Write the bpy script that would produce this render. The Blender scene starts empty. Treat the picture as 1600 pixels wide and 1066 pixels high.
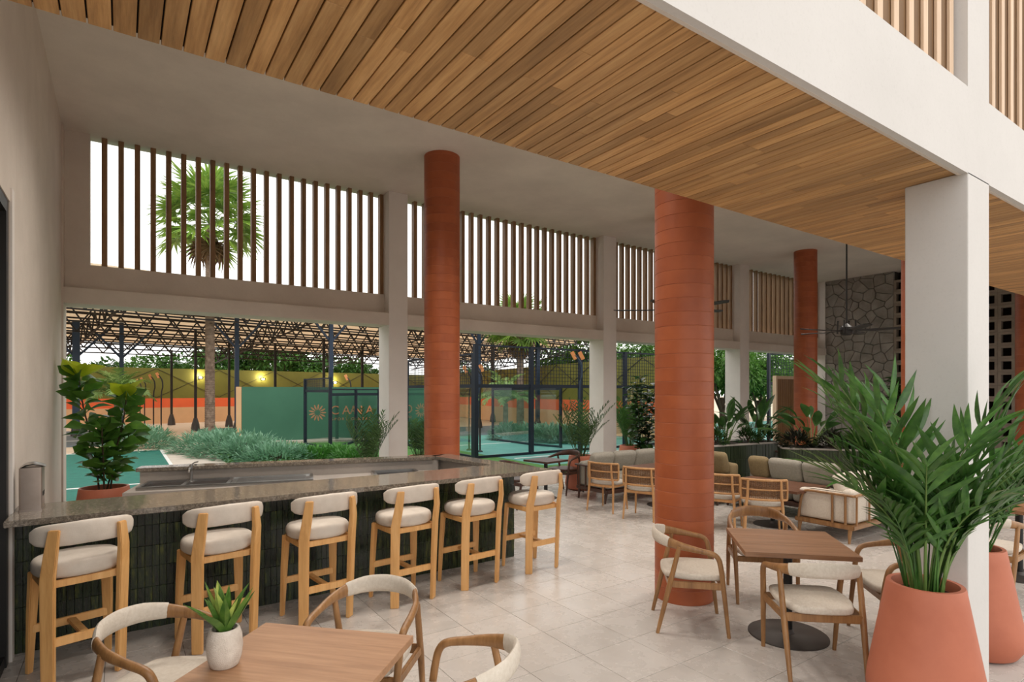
import bpy, bmesh, math, random
from mathutils import Vector, Matrix, noise
R = math.radians
random.seed(7)
C = bpy.context.scene.collection
SC = bpy.context.scene

# ------------------------------------------------------------------ camera, sky, sun, exposure
U = 1.9                      # eye height in metres; placements below are written in eye heights
TH = R(34.26)                # yaw of the camera from +Y towards +X
FPX = 895.6
cd = bpy.data.cameras.new('camera'); cam = bpy.data.objects.new('camera', cd); C.objects.link(cam)
cam.location = (0, 0, U); cam.rotation_euler = (R(90), 0, -TH)
cd.sensor_width = 36; cd.lens = FPX / 1600 * 36; cd.shift_y = 79 / 1600
cd.clip_end = 500
SC.camera = cam
w = bpy.data.worlds.new('sky'); SC.world = w; w.use_nodes = True
bg = w.node_tree.nodes['Background']
bg.inputs[0].default_value = (1.0, 0.985, 0.96, 1); bg.inputs[1].default_value = 1.55
sd = bpy.data.lights.new('sun', 'SUN'); sd.energy = 0.45; sd.angle = R(50); sd.color = (1.0, 0.95, 0.88)
sun = bpy.data.objects.new('sun', sd); C.objects.link(sun)
sun.rotation_euler = Vector((-0.42, 0.80, -0.62)).to_track_quat('-Z', 'Y').to_euler()
SC.view_settings.view_transform = 'Standard'; SC.view_settings.look = 'None'
SC.view_settings.gamma = 1.0; SC.view_settings.use_curve_mapping = False
SC.view_settings.exposure = 0.16
try:
    SC.cycles.max_bounces = 12; SC.cycles.diffuse_bounces = 9; SC.cycles.glossy_bounces = 4
    SC.cycles.transparent_max_bounces = 24; SC.cycles.use_denoising = True
except Exception: pass

def at(px, py, z=0.0):
    """point of the level plane z (metres) that lies at a position measured on the photograph"""
    d = (U - z) * FPX / (py - 612); r = (px - 800) / FPX * d
    return (d * math.sin(TH) + r * math.cos(TH), d * math.cos(TH) - r * math.sin(TH))
def atY(px, Y):
    t = (px - 800) / FPX; d = Y / (math.cos(TH) - math.sin(TH) * t)
    return d * (math.sin(TH) + math.cos(TH) * t)
def atX(px, X):
    t = (px - 800) / FPX; d = X / (math.sin(TH) + math.cos(TH) * t)
    return d * (math.cos(TH) - math.sin(TH) * t)
def atD(px, d):
    t = (px - 800) / FPX
    return (d * (math.sin(TH) + math.cos(TH) * t), d * (math.cos(TH) - math.sin(TH) * t))

# ------------------------------------------------------------------ materials
def lin(c):
    c = c / 255.0
    return c / 12.92 if c <= 0.04045 else ((c + 0.055) / 1.055) ** 2.4
def rgb(r, g, b): return (lin(r), lin(g), lin(b), 1)
def new_mat(name):
    m = bpy.data.materials.new(name); m.use_nodes = True
    nt = m.node_tree; return m, nt, nt.nodes['Principled BSDF']
def coords(nt, world=False, rnd=True, scale=(1, 1, 1)):
    N, L = nt.nodes, nt.links
    if world:
        src = N.new('ShaderNodeNewGeometry').outputs['Position']
    else:
        src = N.new('ShaderNodeTexCoord').outputs['Object']
    mp = N.new('ShaderNodeMapping'); L.new(src, mp.inputs[0]); mp.inputs['Scale'].default_value = scale
    if rnd and not world:
        oi = N.new('ShaderNodeObjectInfo'); mu = N.new('ShaderNodeVectorMath'); mu.operation = 'SCALE'
        cb = N.new('ShaderNodeCombineXYZ')
        for i in range(3): L.new(oi.outputs['Random'], cb.inputs[i])
        L.new(cb.outputs[0], mu.inputs[0]); mu.inputs['Scale'].default_value = 37.0
        L.new(mu.outputs[0], mp.inputs['Location'])
    return mp.outputs[0]
def mixc(nt, fac, a, b):
    mx = nt.nodes.new('ShaderNodeMix'); mx.data_type = 'RGBA'
    if hasattr(fac, 'links') or not isinstance(fac, (int, float)): nt.links.new(fac, mx.inputs[0])
    else: mx.inputs[0].default_value = fac
    for s, v in ((6, a), (7, b)):
        if isinstance(v, tuple): mx.inputs[s].default_value = v
        else: nt.links.new(v, mx.inputs[s])
    return mx.outputs[2]
def ramp(nt, fac, stops):
    r = nt.nodes.new('ShaderNodeValToRGB'); nt.links.new(fac, r.inputs[0])
    e = r.color_ramp.elements
    while len(e) < len(stops): e.new(0.5)
    for el, (p, c) in zip(e, stops): el.position = p; el.color = c
    return r.outputs[0]
def noise_n(nt, vec, scale, detail=4, rough=0.6):
    n = nt.nodes.new('ShaderNodeTexNoise'); nt.links.new(vec, n.inputs['Vector'])
    n.inputs['Scale'].default_value = scale; n.inputs['Detail'].default_value = detail
    n.inputs['Roughness'].default_value = rough
    return n.outputs[0]
def bump(nt, p, h, strength, dist=0.01):
    b = nt.nodes.new('ShaderNodeBump'); b.inputs['Strength'].default_value = strength
    b.inputs['Distance'].default_value = dist
    nt.links.new(h, b.inputs['Height']); nt.links.new(b.outputs[0], p.inputs['Normal'])
def m_plain(name, c, rough=0.6, metal=0.0, c2=None, scale=3.0, b=0.0, world=False, spec=0.5):
    m, nt, p = new_mat(name)
    p.inputs['Roughness'].default_value = rough; p.inputs['Metallic'].default_value = metal
    p.inputs['Specular IOR Level'].default_value = spec
    v = coords(nt, world=world)
    n = noise_n(nt, v, scale, 5)
    c2 = c2 or tuple(min(1, x * 0.86) for x in c[:3]) + (1,)
    nt.links.new(ramp(nt, n, [(0.32, c2), (0.68, c)]), p.inputs['Base Color'])
    if b: bump(nt, p, noise_n(nt, v, scale * 14, 3), b)
    return m
def m_plaster(name, c, c2, rough=0.8, b=0.12):
    m, nt, p = new_mat(name); p.inputs['Roughness'].default_value = rough
    v = coords(nt, world=True)
    a = noise_n(nt, v, 0.9, 6, 0.65); f = noise_n(nt, v, 70, 3)
    base = ramp(nt, a, [(0.3, c2), (0.7, c)])
    sp = ramp(nt, f, [(0.28, tuple(x * 0.88 for x in c2[:3]) + (1,)), (0.45, (1, 1, 1, 1))])
    mx = nt.nodes.new('ShaderNodeMix'); mx.data_type = 'RGBA'; mx.blend_type = 'MULTIPLY'
    mx.inputs[0].default_value = 0.10
    nt.links.new(base, mx.inputs[6]); nt.links.new(sp, mx.inputs[7])
    nt.links.new(mx.outputs[2], p.inputs['Base Color'])
    bump(nt, p, noise_n(nt, v, 18, 5), b, 0.02)
    return m
def m_wood(name, dark, mid, light, axis=2, rough=0.45, scale=1.0, vary=0.35):
    """grain runs along the given local axis; every object gets its own cut of it and a slightly different tone"""
    m, nt, p = new_mat(name); p.inputs['Roughness'].default_value = rough
    s = [14 * scale] * 3; s[axis] = 1.1 * scale
    v = coords(nt, scale=tuple(s))
    g = noise_n(nt, v, 1.6, 7, 0.68)
    s2 = [60 * scale] * 3; s2[axis] = 2.0 * scale
    v2 = coords(nt, scale=tuple(s2))
    f = noise_n(nt, v2, 1.5, 3)
    col = ramp(nt, g, [(0.25, dark), (0.5, mid), (0.75, light)])
    col = mixc(nt, 0.18, col, ramp(nt, f, [(0.35, dark), (0.65, light)]))
    oi = nt.nodes.new('ShaderNodeObjectInfo')
    mr = nt.nodes.new('ShaderNodeMapRange'); nt.links.new(oi.outputs['Random'], mr.inputs[0])
    mr.inputs[3].default_value = 1 - vary; mr.inputs[4].default_value = 1 + vary * 0.35
    hs = nt.nodes.new('ShaderNodeHueSaturation'); nt.links.new(col, hs.inputs['Color']); nt.links.new(mr.outputs[0], hs.inputs['Value'])
    nt.links.new(hs.outputs[0], p.inputs['Base Color'])
    bump(nt, p, f, 0.12, 0.004)
    return m
def m_leaf(name, c, c2, rough=0.4, trans=0.25, vary=0.3):
    m, nt, p = new_mat(name); p.inputs['Roughness'].default_value = rough
    v = coords(nt); n = noise_n(nt, v, 5.0, 3)
    col = ramp(nt, n, [(0.3, c2), (0.7, c)])
    oi = nt.nodes.new('ShaderNodeObjectInfo'); mr = nt.nodes.new('ShaderNodeMapRange'); nt.links.new(oi.outputs['Random'], mr.inputs[0])
    mr.inputs[3].default_value = 1 - vary; mr.inputs[4].default_value = 1 + vary
    hs = nt.nodes.new('ShaderNodeHueSaturation'); nt.links.new(col, hs.inputs['Color']); nt.links.new(mr.outputs[0], hs.inputs['Value'])
    nt.links.new(hs.outputs[0], p.inputs['Base Color'])
    t = nt.nodes.new('ShaderNodeBsdfTranslucent'); nt.links.new(hs.outputs[0], t.inputs[0])
    ms = nt.nodes.new('ShaderNodeMixShader'); ms.inputs[0].default_value = trans
    nt.links.new(p.outputs[0], ms.inputs[1]); nt.links.new(t.outputs[0], ms.inputs[2])
    nt.links.new(ms.outputs[0], nt.nodes['Material Output'].inputs[0])
    return m
def m_glass(name, tint, refl=0.5):
    m, nt, p = new_mat(name)
    nt.nodes.remove(p)
    tr = nt.nodes.new('ShaderNodeBsdfTransparent'); tr.inputs[0].default_value = tint
    gl = nt.nodes.new('ShaderNodeBsdfGlossy'); gl.inputs['Roughness'].default_value = 0.02
    fr = nt.nodes.new('ShaderNodeFresnel'); fr.inputs[0].default_value = 1.45
    mu = nt.nodes.new('ShaderNodeMath'); mu.operation = 'MULTIPLY'; nt.links.new(fr.outputs[0], mu.inputs[0]); mu.inputs[1].default_value = refl
    ms = nt.nodes.new('ShaderNodeMixShader'); nt.links.new(mu.outputs[0], ms.inputs[0])
    nt.links.new(tr.outputs[0], ms.inputs[1]); nt.links.new(gl.outputs[0], ms.inputs[2])
    nt.links.new(ms.outputs[0], nt.nodes['Material Output'].inputs[0])
    return m
def m_emit(name, c, s):
    m, nt, p = new_mat(name)
    p.inputs['Base Color'].default_value = c
    p.inputs['Emission Color'].default_value = c; p.inputs['Emission Strength'].default_value = s
    return m
def m_tile(name, dark, mid, light, rough=0.22, scale=1.0):
    m, nt, p = new_mat(name)
    v = coords(nt, scale=(30 * scale, 30 * scale, 3.5 * scale))
    n = noise_n(nt, v, 1.3, 6, 0.7)
    oi = nt.nodes.new('ShaderNodeObjectInfo')
    col = ramp(nt, n, [(0.30, dark), (0.55, mid), (0.78, light)])
    mr = nt.nodes.new('ShaderNodeMapRange'); nt.links.new(oi.outputs['Random'], mr.inputs[0]); mr.inputs[3].default_value = 0.3; mr.inputs[4].default_value = 1.35
    hs = nt.nodes.new('ShaderNodeHueSaturation'); nt.links.new(col, hs.inputs['Color']); nt.links.new(mr.outputs[0], hs.inputs['Value'])
    nt.links.new(hs.outputs[0], p.inputs['Base Color'])
    nt.links.new(ramp(nt, n, [(0.3, (rough,) * 3 + (1,)), (0.8, (rough + 0.25,) * 3 + (1,))]), p.inputs['Roughness'])
    bump(nt, p, n, 0.25, 0.006)
    return m
def m_floor(name):
    m, nt, p = new_mat(name)
    v = coords(nt, world=True)
    a = noise_n(nt, v, 1.1, 7, 0.7); b = noise_n(nt, v, 4.5, 6, 0.65)
    base = ramp(nt, a, [(0.32, rgb(178, 170, 162)), (0.68, rgb(192, 185, 178))])
    fine = ramp(nt, b, [(0.22, rgb(168, 160, 152)), (0.78, rgb(202, 196, 190))])
    col = mixc(nt, 0.35, base, fine)
    oi = nt.nodes.new('ShaderNodeObjectInfo'); mr = nt.nodes.new('ShaderNodeMapRange'); nt.links.new(oi.outputs['Random'], mr.inputs[0]); mr.inputs[3].default_value = 0.95; mr.inputs[4].default_value = 1.04
    hs = nt.nodes.new('ShaderNodeHueSaturation'); nt.links.new(col, hs.inputs['Color']); nt.links.new(mr.outputs[0], hs.inputs['Value'])
    nt.links.new(hs.outputs[0], p.inputs['Base Color'])
    nt.links.new(ramp(nt, b, [(0.3, (0.18,) * 3 + (1,)), (0.75, (0.38,) * 3 + (1,))]), p.inputs['Roughness'])
    bump(nt, p, b, 0.025, 0.01)
    return m
def m_granite(name):
    m, nt, p = new_mat(name)
    v = coords(nt, world=True)
    vo = nt.nodes.new('ShaderNodeTexVoronoi'); nt.links.new(v, vo.inputs['Vector']); vo.inputs['Scale'].default_value = 130
    n = noise_n(nt, v, 45, 5, 0.7)
    c1 = ramp(nt, n, [(0.35, rgb(58, 52, 46)), (0.52, rgb(112, 103, 92)), (0.66, rgb(168, 158, 144))])
    c2 = ramp(nt, vo.outputs['Distance'], [(0.1, rgb(46, 42, 38)), (0.5, rgb(140, 130, 117))])
    nt.links.new(mixc(nt, 0.4, c1, c2), p.inputs['Base Color'])
    p.inputs['Roughness'].default_value = 0.07
    bump(nt, p, n, 0.05, 0.003)
    return m

PLASTER = m_plaster('plaster_warm_grey', rgb(216, 206, 195), rgb(198, 187, 176))
PLASTERC = m_plaster('plaster_ceiling', rgb(224, 214, 203), rgb(206, 196, 186))
FACADE = m_plaster('plaster_facade_white', rgb(208, 204, 200), rgb(200, 196, 192), b=0.05)
PILLARM = m_plaster('plaster_pillar', rgb(226, 220, 214), rgb(212, 206, 200), b=0.06)
FLOORM = m_floor('floor_stone_tile')
GROUT = m_plain('floor_grout', rgb(150, 142, 133), 0.9)
PLANKM = m_wood('soffit_plank_wood', rgb(138, 98, 54), rgb(196, 148, 92), rgb(226, 182, 124), axis=1, rough=0.5, vary=0.34)
SLATM = m_wood('slat_wood', rgb(104, 76, 48), rgb(138, 104, 70), rgb(162, 128, 90), axis=2, rough=0.6, vary=0.15)
SLATL = m_wood('slat_wood_light', rgb(196, 165, 135), rgb(214, 184, 154), rgb(228, 200, 172), axis=2, rough=0.6, vary=0.1)
SLATB = m_wood('slat_backing_brown', rgb(84, 60, 36), rgb(112, 82, 50), rgb(130, 98, 62), axis=2, rough=0.7)
GAPM = m_plain('soffit_gap_dark', rgb(26, 18, 12), 0.9)
TERRA = m_plain('column_terracotta', rgb(170, 90, 50), 0.48, c2=rgb(148, 73, 39), scale=2.2, b=0.08)
TERRAG = m_plain('column_joint_clay', rgb(190, 124, 94), 0.85)
POT = m_plain('pot_terracotta', rgb(184, 108, 80), 0.6, c2=rgb(168, 94, 68), scale=2.0, b=0.05)
BTILE = m_tile('bar_tile_green', rgb(10, 15, 8), rgb(32, 46, 18), rgb(116, 120, 44), rough=0.20)
PTILE = m_tile('planter_tile_green', rgb(30, 40, 24), rgb(58, 72, 42), rgb(100, 112, 68), rough=0.3)
TGROUT = m_plain('tile_grout_dark', rgb(18, 18, 16), 0.9)
GRANITE = m_granite('granite_counter')
CONC = m_plaster('concrete_bar_inside', rgb(176, 168, 160), rgb(156, 148, 140))
STEEL = m_plain('brushed_steel', rgb(190, 188, 185), 0.28, 1.0, scale=8)
DISP = m_plain('dispenser_steel', rgb(168, 154, 144), 0.35, 0.8, scale=8)
STOOLW = m_wood('stool_oak', rgb(196, 142, 82), rgb(220, 168, 104), rgb(234, 188, 128), axis=2, rough=0.45, vary=0.08)
CHAIRW = m_wood('chair_teak', rgb(110, 75, 42), rgb(148, 106, 64), rgb(176, 132, 86), axis=2, rough=0.4, vary=0.12)
CHAIRL = m_wood('chair_light_rattan', rgb(160, 112, 66), rgb(190, 142, 92), rgb(206, 162, 112), axis=2, rough=0.5, vary=0.1)
DARKW = m_wood('dark_walnut', rgb(44, 26, 18), rgb(66, 40, 28), rgb(90, 58, 42), axis=2, rough=0.4, vary=0.15)
TABLEW = m_wood('tabletop_wood', rgb(140, 100, 70), rgb(170, 127, 92), rgb(192, 150, 114), axis=0, rough=0.42, vary=0.06)
TABLED = m_wood('tabletop_brown', rgb(112, 78, 52), rgb(146, 106, 76), rgb(168, 128, 98), axis=0, rough=0.34, vary=0.06)
TABLEX = m_wood('tabletop_dark', rgb(70, 40, 26), rgb(98, 60, 40), rgb(120, 78, 54), axis=0, rough=0.35, vary=0.06)
FABRIC = m_plain('upholstery_cream', rgb(212, 202, 188), 0.85, c2=rgb(198, 186, 170), scale=60, b=0.25)
FABRICB = m_plain('upholstery_stool', rgb(212, 201, 188), 0.55, c2=rgb(198, 186, 172), scale=9, b=0.08)
FABRICS = m_plain('upholstery_stone', rgb(186, 178, 166), 0.85, c2=rgb(170, 162, 150), scale=50, b=0.2)
FABRICG = m_plain('upholstery_grey', rgb(158, 152, 140), 0.85, c2=rgb(142, 136, 124), scale=40, b=0.2)
FABRICO = m_plain('upholstery_olive', rgb(140, 122, 88), 0.85, c2=rgb(124, 106, 76), scale=40, b=0.2)
CANE = m_plain('cane_weave', rgb(138, 100, 64), 0.7, c2=rgb(92, 64, 40), scale=50, b=0.5)
BLACKM = m_plain('black_metal', rgb(34, 32, 31), 0.45, 0.3)
BASEM = m_plain('table_base_metal', rgb(72, 66, 62), 0.5, 0.4)
NAVY = m_plain('navy_steel', rgb(40, 58, 82), 0.5, 0.1)
NAVYD = m_plain('navy_dark_steel', rgb(24, 34, 50), 0.5, 0.1)
TRUSSM = m_plain('truss_dark_steel', rgb(44, 38, 36), 0.6, 0.1)
STONE = m_plain('wall_stone', rgb(162, 156, 148), 0.85, c2=rgb(124, 119, 112), scale=2.6, b=0.5)
MORTAR = m_plain('stone_mortar', rgb(84, 80, 75), 0.95)
BLOCKM = m_plain('breeze_block_clay', rgb(150, 138, 124), 0.85, c2=rgb(130, 118, 106))
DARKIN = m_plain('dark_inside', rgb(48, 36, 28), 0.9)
SOIL = m_plain('soil', rgb(52, 40, 32), 0.95, scale=20, b=0.6)
LEAFP = m_leaf('palm_leaf', rgb(84, 128, 54), rgb(48, 88, 38), 0.34)
LEAFP2 = m_leaf('palm_leaf_dark', rgb(80, 114, 58), rgb(48, 78, 40), 0.42)
LEAFF = m_leaf('fiddle_leaf', rgb(98, 142, 54), rgb(58, 100, 38), 0.32, 0.35)
LEAFY = m_leaf('fiddle_leaf_lit', rgb(206, 220, 60), rgb(172, 198, 46), 0.35, 0.5)  # lit top leaves: the light is put into a brighter yellow green
LEAFB = m_leaf('broad_leaf', rgb(66, 102, 48), rgb(38, 68, 34), 0.3)
LEAFR = m_leaf('dark_foliage', rgb(52, 58, 36), rgb(34, 34, 26), 0.5)
LEAFS = m_leaf('succulent_leaf', rgb(104, 140, 58), rgb(66, 106, 44), 0.35, 0.15, 0.15)
LEAFS2 = m_leaf('succulent_stripe', rgb(168, 182, 92), rgb(120, 148, 66), 0.35, 0.15, 0.15)
LEAFT = m_leaf('tree_leaf', rgb(84, 128, 46), rgb(44, 82, 32), 0.5, 0.3)
LEAFT2 = m_leaf('tree_leaf_bright', rgb(104, 148, 60), rgb(58, 100, 40), 0.5, 0.3)
LEAFJ = m_leaf('juniper_leaf', rgb(150, 190, 160), rgb(86, 134, 104), 0.55, 0.2, 0.15)
LEAFG = m_leaf('ground_leaf', rgb(96, 156, 66), rgb(56, 110, 44), 0.5, 0.2, 0.15)
FANLEAF = m_leaf('fan_palm_leaf', rgb(150, 178, 78), rgb(92, 134, 52), 0.4, 0.35, 0.25)
FANDRY = m_leaf('fan_palm_dry', rgb(118, 92, 60), rgb(86, 62, 40), 0.7, 0.1)
DATELEAF = m_leaf('date_palm_leaf', rgb(168, 192, 120), rgb(112, 150, 80), 0.45, 0.3, 0.2)
TRUNK = m_plain('palm_trunk', rgb(150, 132, 116), 0.9, c2=rgb(104, 88, 76), scale=7, b=0.6)
BARK = m_plain('bark', rgb(78, 62, 48), 0.9, scale=8, b=0.5)
STEM = m_plain('green_stem', rgb(96, 124, 58), 0.5)
CERAM = m_plain('rough_ceramic', rgb(218, 208, 196), 0.8, c2=rgb(190, 176, 162), scale=16, b=0.5)
TURF = m_plain('teal_turf', rgb(34, 116, 100), 0.8, c2=rgb(24, 98, 86), scale=5, b=0.3, world=True)
TURFL = m_plain('turquoise_court', rgb(92, 158, 148), 0.6, c2=rgb(76, 142, 134), scale=2, world=True)
COURTG = m_plain('grey_court', rgb(96, 108, 116), 0.7, world=True)
COURTB = m_plain('blue_court', rgb(52, 108, 160), 0.7, world=True)
GRASS = m_plain('grass_lawn', rgb(86, 138, 58), 0.9, c2=rgb(56, 104, 42), scale=9, b=0.6, world=True)
PAVE = m_plain('pale_paving', rgb(204, 192, 178), 0.8, c2=rgb(188, 176, 162), scale=3, b=0.1, world=True)
PAVEB = m_plain('beige_paving', rgb(218, 196, 172), 0.8, c2=rgb(206, 184, 160), scale=2, world=True)
WHITEL = m_plain('white_line', rgb(232, 232, 228), 0.6)
OLIVE = m_plain('olive_wall', rgb(116, 112, 40), 0.7, c2=rgb(104, 100, 34), scale=1.0, world=True)
ORANGE = m_plain('orange_band', rgb(238, 108, 60), 0.7, c2=rgb(228, 98, 54), scale=1.0, world=True)
BEIGEW = m_plain('beige_wall', rgb(222, 178, 134), 0.75, c2=rgb(212, 168, 126), scale=1.0, world=True)
GREENW = m_plain('green_court_wall', rgb(62, 112, 88), 0.6, c2=rgb(54, 102, 80), scale=0.8, world=True)
TAN = m_leaf('canopy_fabric', rgb(250, 236, 216), rgb(244, 228, 206), 0.7, 0.55, 0.0)
LOGO = m_plain('logo_orange', rgb(240, 150, 104), 0.6)
LAMPO = m_plain('lamp_head_orange', rgb(240, 160, 100), 0.6)
GLASS = m_glass('court_glass', (0.93, 0.97, 0.965, 1), 0.4)
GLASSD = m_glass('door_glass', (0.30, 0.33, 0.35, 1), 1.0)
ADDLENS = m_emit('added_spot_lens', (1.0, 0.9, 0.75, 1), 6.0)  # glowing lens of the spotlights added to brighten the interior
LIT = m_emit('floodlight_lens', (1.0, 0.88, 0.55, 1), 12.0)

# ------------------------------------------------------------------ building blocks
class MB:
    def __init__(s): s.v = []; s.f = []
    def add(s, vs, fs):
        k = len(s.v); s.v += [tuple(p) for p in vs]; s.f += [tuple(i + k for i in f) for f in fs]; return s
    def box(s, x0, y0, z0, x1, y1, z1):
        return s.add([(x0, y0, z0), (x1, y0, z0), (x1, y1, z0), (x0, y1, z0), (x0, y0, z1), (x1, y0, z1), (x1, y1, z1), (x0, y1, z1)],
                     [(3, 2, 1, 0), (4, 5, 6, 7), (0, 1, 5, 4), (1, 2, 6, 5), (2, 3, 7, 6), (3, 0, 4, 7)])
    def prism(s, poly, z0, z1):
        n = len(poly)
        vs = [(x, y, z0) for x, y in poly] + [(x, y, z1) for x, y in poly]
        fs = [tuple(range(n - 1, -1, -1)), tuple(range(n, 2 * n))] + [(i, (i + 1) % n, n + (i + 1) % n, n + i) for i in range(n)]
        return s.add(vs, fs)
    def bar(s, p, q, a, b=None, up=(0, 0, 1), a2=None, b2=None):
        """square bar from p to q, a wide (across up), b tall (along up); a2, b2 at the far end"""
        b = b or a; a2 = a2 or a; b2 = b2 or b
        p, q = Vector(p), Vector(q); d = (q - p).normalized(); up = Vector(up)
        if abs(d.dot(up)) > 0.98: up = Vector((0, 1, 0)) if abs(d.y) < 0.9 else Vector((1, 0, 0))
        x = d.cross(up).normalized(); y = x.cross(d).normalized()
        vs = []
        for c, w, h in ((p, a, b), (q, a2, b2)):
            for sx, sy in ((-1, -1), (1, -1), (1, 1), (-1, 1)): vs.append(c + x * sx * w / 2 + y * sy * h / 2)
        return s.add(vs, [(3, 2, 1, 0), (4, 5, 6, 7), (0, 1, 5, 4), (1, 2, 6, 5), (2, 3, 7, 6), (3, 0, 4, 7)])
    def sweep(s, pts, sec, n=10, up=(0, 0, 1), sub=1, closed=False, p=2.0):
        """tube through pts; sec = one (a, b) per point: half width across, half height along up"""
        P = [Vector(p) for p in pts]
        if isinstance(sec, (int, float)): sec = [(sec, sec)] * len(P)
        elif isinstance(sec, tuple): sec = [sec] * len(P)
        sec = [(q, q) if isinstance(q, (int, float)) else q for q in sec]
        if sub > 1:
            NP, NS = [], []
            m = len(P); rng = m if closed else m - 1
            for i in range(rng):
                g = (lambda k: P[k % m]) if closed else (lambda k: P[max(0, min(m - 1, k))])
                p0, p1, p2, p3 = g(i - 1), g(i), g(i + 1), g(i + 2)
                for j in range(sub):
                    t = j / sub
                    NP.append(0.5 * ((2 * p1) + (p2 - p0) * t + (2 * p0 - 5 * p1 + 4 * p2 - p3) * t * t + (3 * p1 - p0 - 3 * p2 + p3) * t ** 3))
                    a, b = sec[i], sec[(i + 1) % m]
                    NS.append((a[0] + (b[0] - a[0]) * t, a[1] + (b[1] - a[1]) * t))
            if not closed: NP.append(P[-1]); NS.append(sec[-1])
            P, sec = NP, NS
        up = Vector(up); m = len(P); vs = []; lastx = None
        for i in range(m):
            if closed: d = P[(i + 1) % m] - P[i - 1]
            else: d = P[min(i + 1, m - 1)] - P[max(i - 1, 0)]
            d.normalize()
            x = d.cross(up)
            if x.length < 0.15: x = lastx - d * lastx.dot(d) if lastx is not None else d.cross(Vector((0.3, 1, 0.1)))
            x.normalize()
            if lastx is not None and x.dot(lastx) < -0.2: x = -x
            lastx = x; y = x.cross(d).normalized()
            for k in range(n):
                an = 2 * math.pi * k / n
                ca, sa = math.cos(an), math.sin(an)
                if p != 2.0: ca, sa = math.copysign(abs(ca) ** (2 / p), ca), math.copysign(abs(sa) ** (2 / p), sa)
                vs.append(P[i] + x * ca * sec[i][0] + y * sa * sec[i][1])
        fs = []
        for i in range(m if closed else m - 1):
            for k in range(n):
                a, b = i * n + k, i * n + (k + 1) % n; j = ((i + 1) % m) * n
                fs.append((a, j + k, j + (k + 1) % n, b))
        if not closed: fs += [tuple(range(n)), tuple(range(m * n - 1, (m - 1) * n - 1, -1))]
        return s.add(vs, fs)
    def lathe(s, prof, n=32, c=(0, 0), sx=1, sy=1):
        """prof: (r, z) from bottom to top"""
        vs = []; fs = []
        for r, z in prof:
            for k in range(n):
                a = 2 * math.pi * k / n; vs.append((c[0] + r * math.cos(a) * sx, c[1] + r * math.sin(a) * sy, z))
        for i in range(len(prof) - 1):
            for k in range(n):
                fs.append((i * n + k, i * n + (k + 1) % n, (i + 1) * n + (k + 1) % n, (i + 1) * n + k))
        fs += [tuple(range(n - 1, -1, -1)), tuple(range((len(prof) - 1) * n, len(prof) * n))]
        return s.add(vs, fs)
    def blade(s, base, tip, w, up=(0, 0, 1), droop=0.0, n=4, fold=0.25, prof=None):
        """a leaf blade: midrib folded, tapering, drooping"""
        b, t = Vector(base), Vector(tip); d = t - b; L = d.length; dn = d.normalized(); up = Vector(up)
        x = dn.cross(up)
        if x.length < 0.05: x = dn.cross(Vector((0.2, 1, 0)))
        x.normalize(); y = x.cross(dn).normalized()
        k = len(s.v)
        prof = prof or [0.35, 0.9, 1.0, 0.7, 0.0]
        m = len(prof)
        vs = []
        for i, pw in enumerate(prof):
            u = i / (m - 1); c = b + d * u + Vector((0, 0, -droop * L * u * u))
            if pw == 0: vs.append(c)
            else:
                vs += [c - x * w / 2 * pw + y * w * fold * pw, c, c + x * w / 2 * pw + y * w * fold * pw]
        fs = []
        for i in range(m - 1):
            a = 3 * i
            if prof[i + 1] == 0: fs += [(a, a + 1, a + 3), (a + 1, a + 2, a + 3)]
            else: fs += [(a, a + 1, a + 4, a + 3), (a + 1, a + 2, a + 5, a + 4)]
        return s.add(vs, fs)
    def mesh(s, name, mat, smooth=35, bevel=0, seg=2):
        me = bpy.data.meshes.new(name); me.from_pydata(s.v, [], s.f)
        if bevel:
            bm = bmesh.new(); bm.from_mesh(me)
            es = [e for e in bm.edges if len(e.link_faces) == 2 and e.calc_face_angle(0) > R(30)]
            bmesh.ops.bevel(bm, geom=es, offset=bevel, segments=seg, affect='EDGES', clamp_overlap=True)
            bm.to_mesh(me); bm.free()
        if mat: me.materials.append(mat)
        if smooth:
            me.polygons.foreach_set('use_smooth', [True] * len(me.polygons))
            me.set_sharp_from_angle(angle=R(smooth))
        return me
    def build(s, name, mat, parent=None, loc=(0, 0, 0), rz=0, **k):
        return put(name, s.mesh(name, mat, **k), parent, loc, rz)
def put(name, me, parent=None, loc=(0, 0, 0), rz=0, rot=None, sc=None):
    o = bpy.data.objects.new(name, me); C.objects.link(o); o.parent = parent
    o.location = loc; o.rotation_euler = rot if rot else (0, 0, rz)
    if sc: o.scale = sc
    return o
LABELS = {}
def tag(o, label, cat, group=None, kind=None):
    o['label'] = label; o['category'] = cat
    if group: o['group'] = group
    if kind: o['kind'] = kind
    return o
def thing(name, loc, rz, label, cat, group=None, kind=None):
    o = bpy.data.objects.new(name, None); C.objects.link(o); o.location = loc; o.rotation_euler = (0, 0, rz)
    o.empty_display_size = 0.1
    return tag(o, label, cat, group, kind)
def copy_tree(o, loc, rz, label=None):
    c = o.copy(); C.objects.link(c); c.location = loc; c.rotation_euler = (0, 0, rz)
    if label: c['label'] = label
    for ch in list(o.children):
        k = ch.copy(); C.objects.link(k); k.parent = c
        for g in list(ch.children):
            q = g.copy(); C.objects.link(q); q.parent = k
    return c
def face(fx, fy): return math.atan2(-fx, fy)
def rrect(w, d, r, n=6):
    pts = []
    for cx, cy, a0 in ((w / 2 - r, d / 2 - r, 0), (-w / 2 + r, d / 2 - r, 90), (-w / 2 + r, -d / 2 + r, 180), (w / 2 - r, -d / 2 + r, 270)):
        for k in range(n + 1):
            a = R(a0 + 90 * k / n); pts.append((cx + r * math.cos(a), cy + r * math.sin(a)))
    return pts
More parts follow.
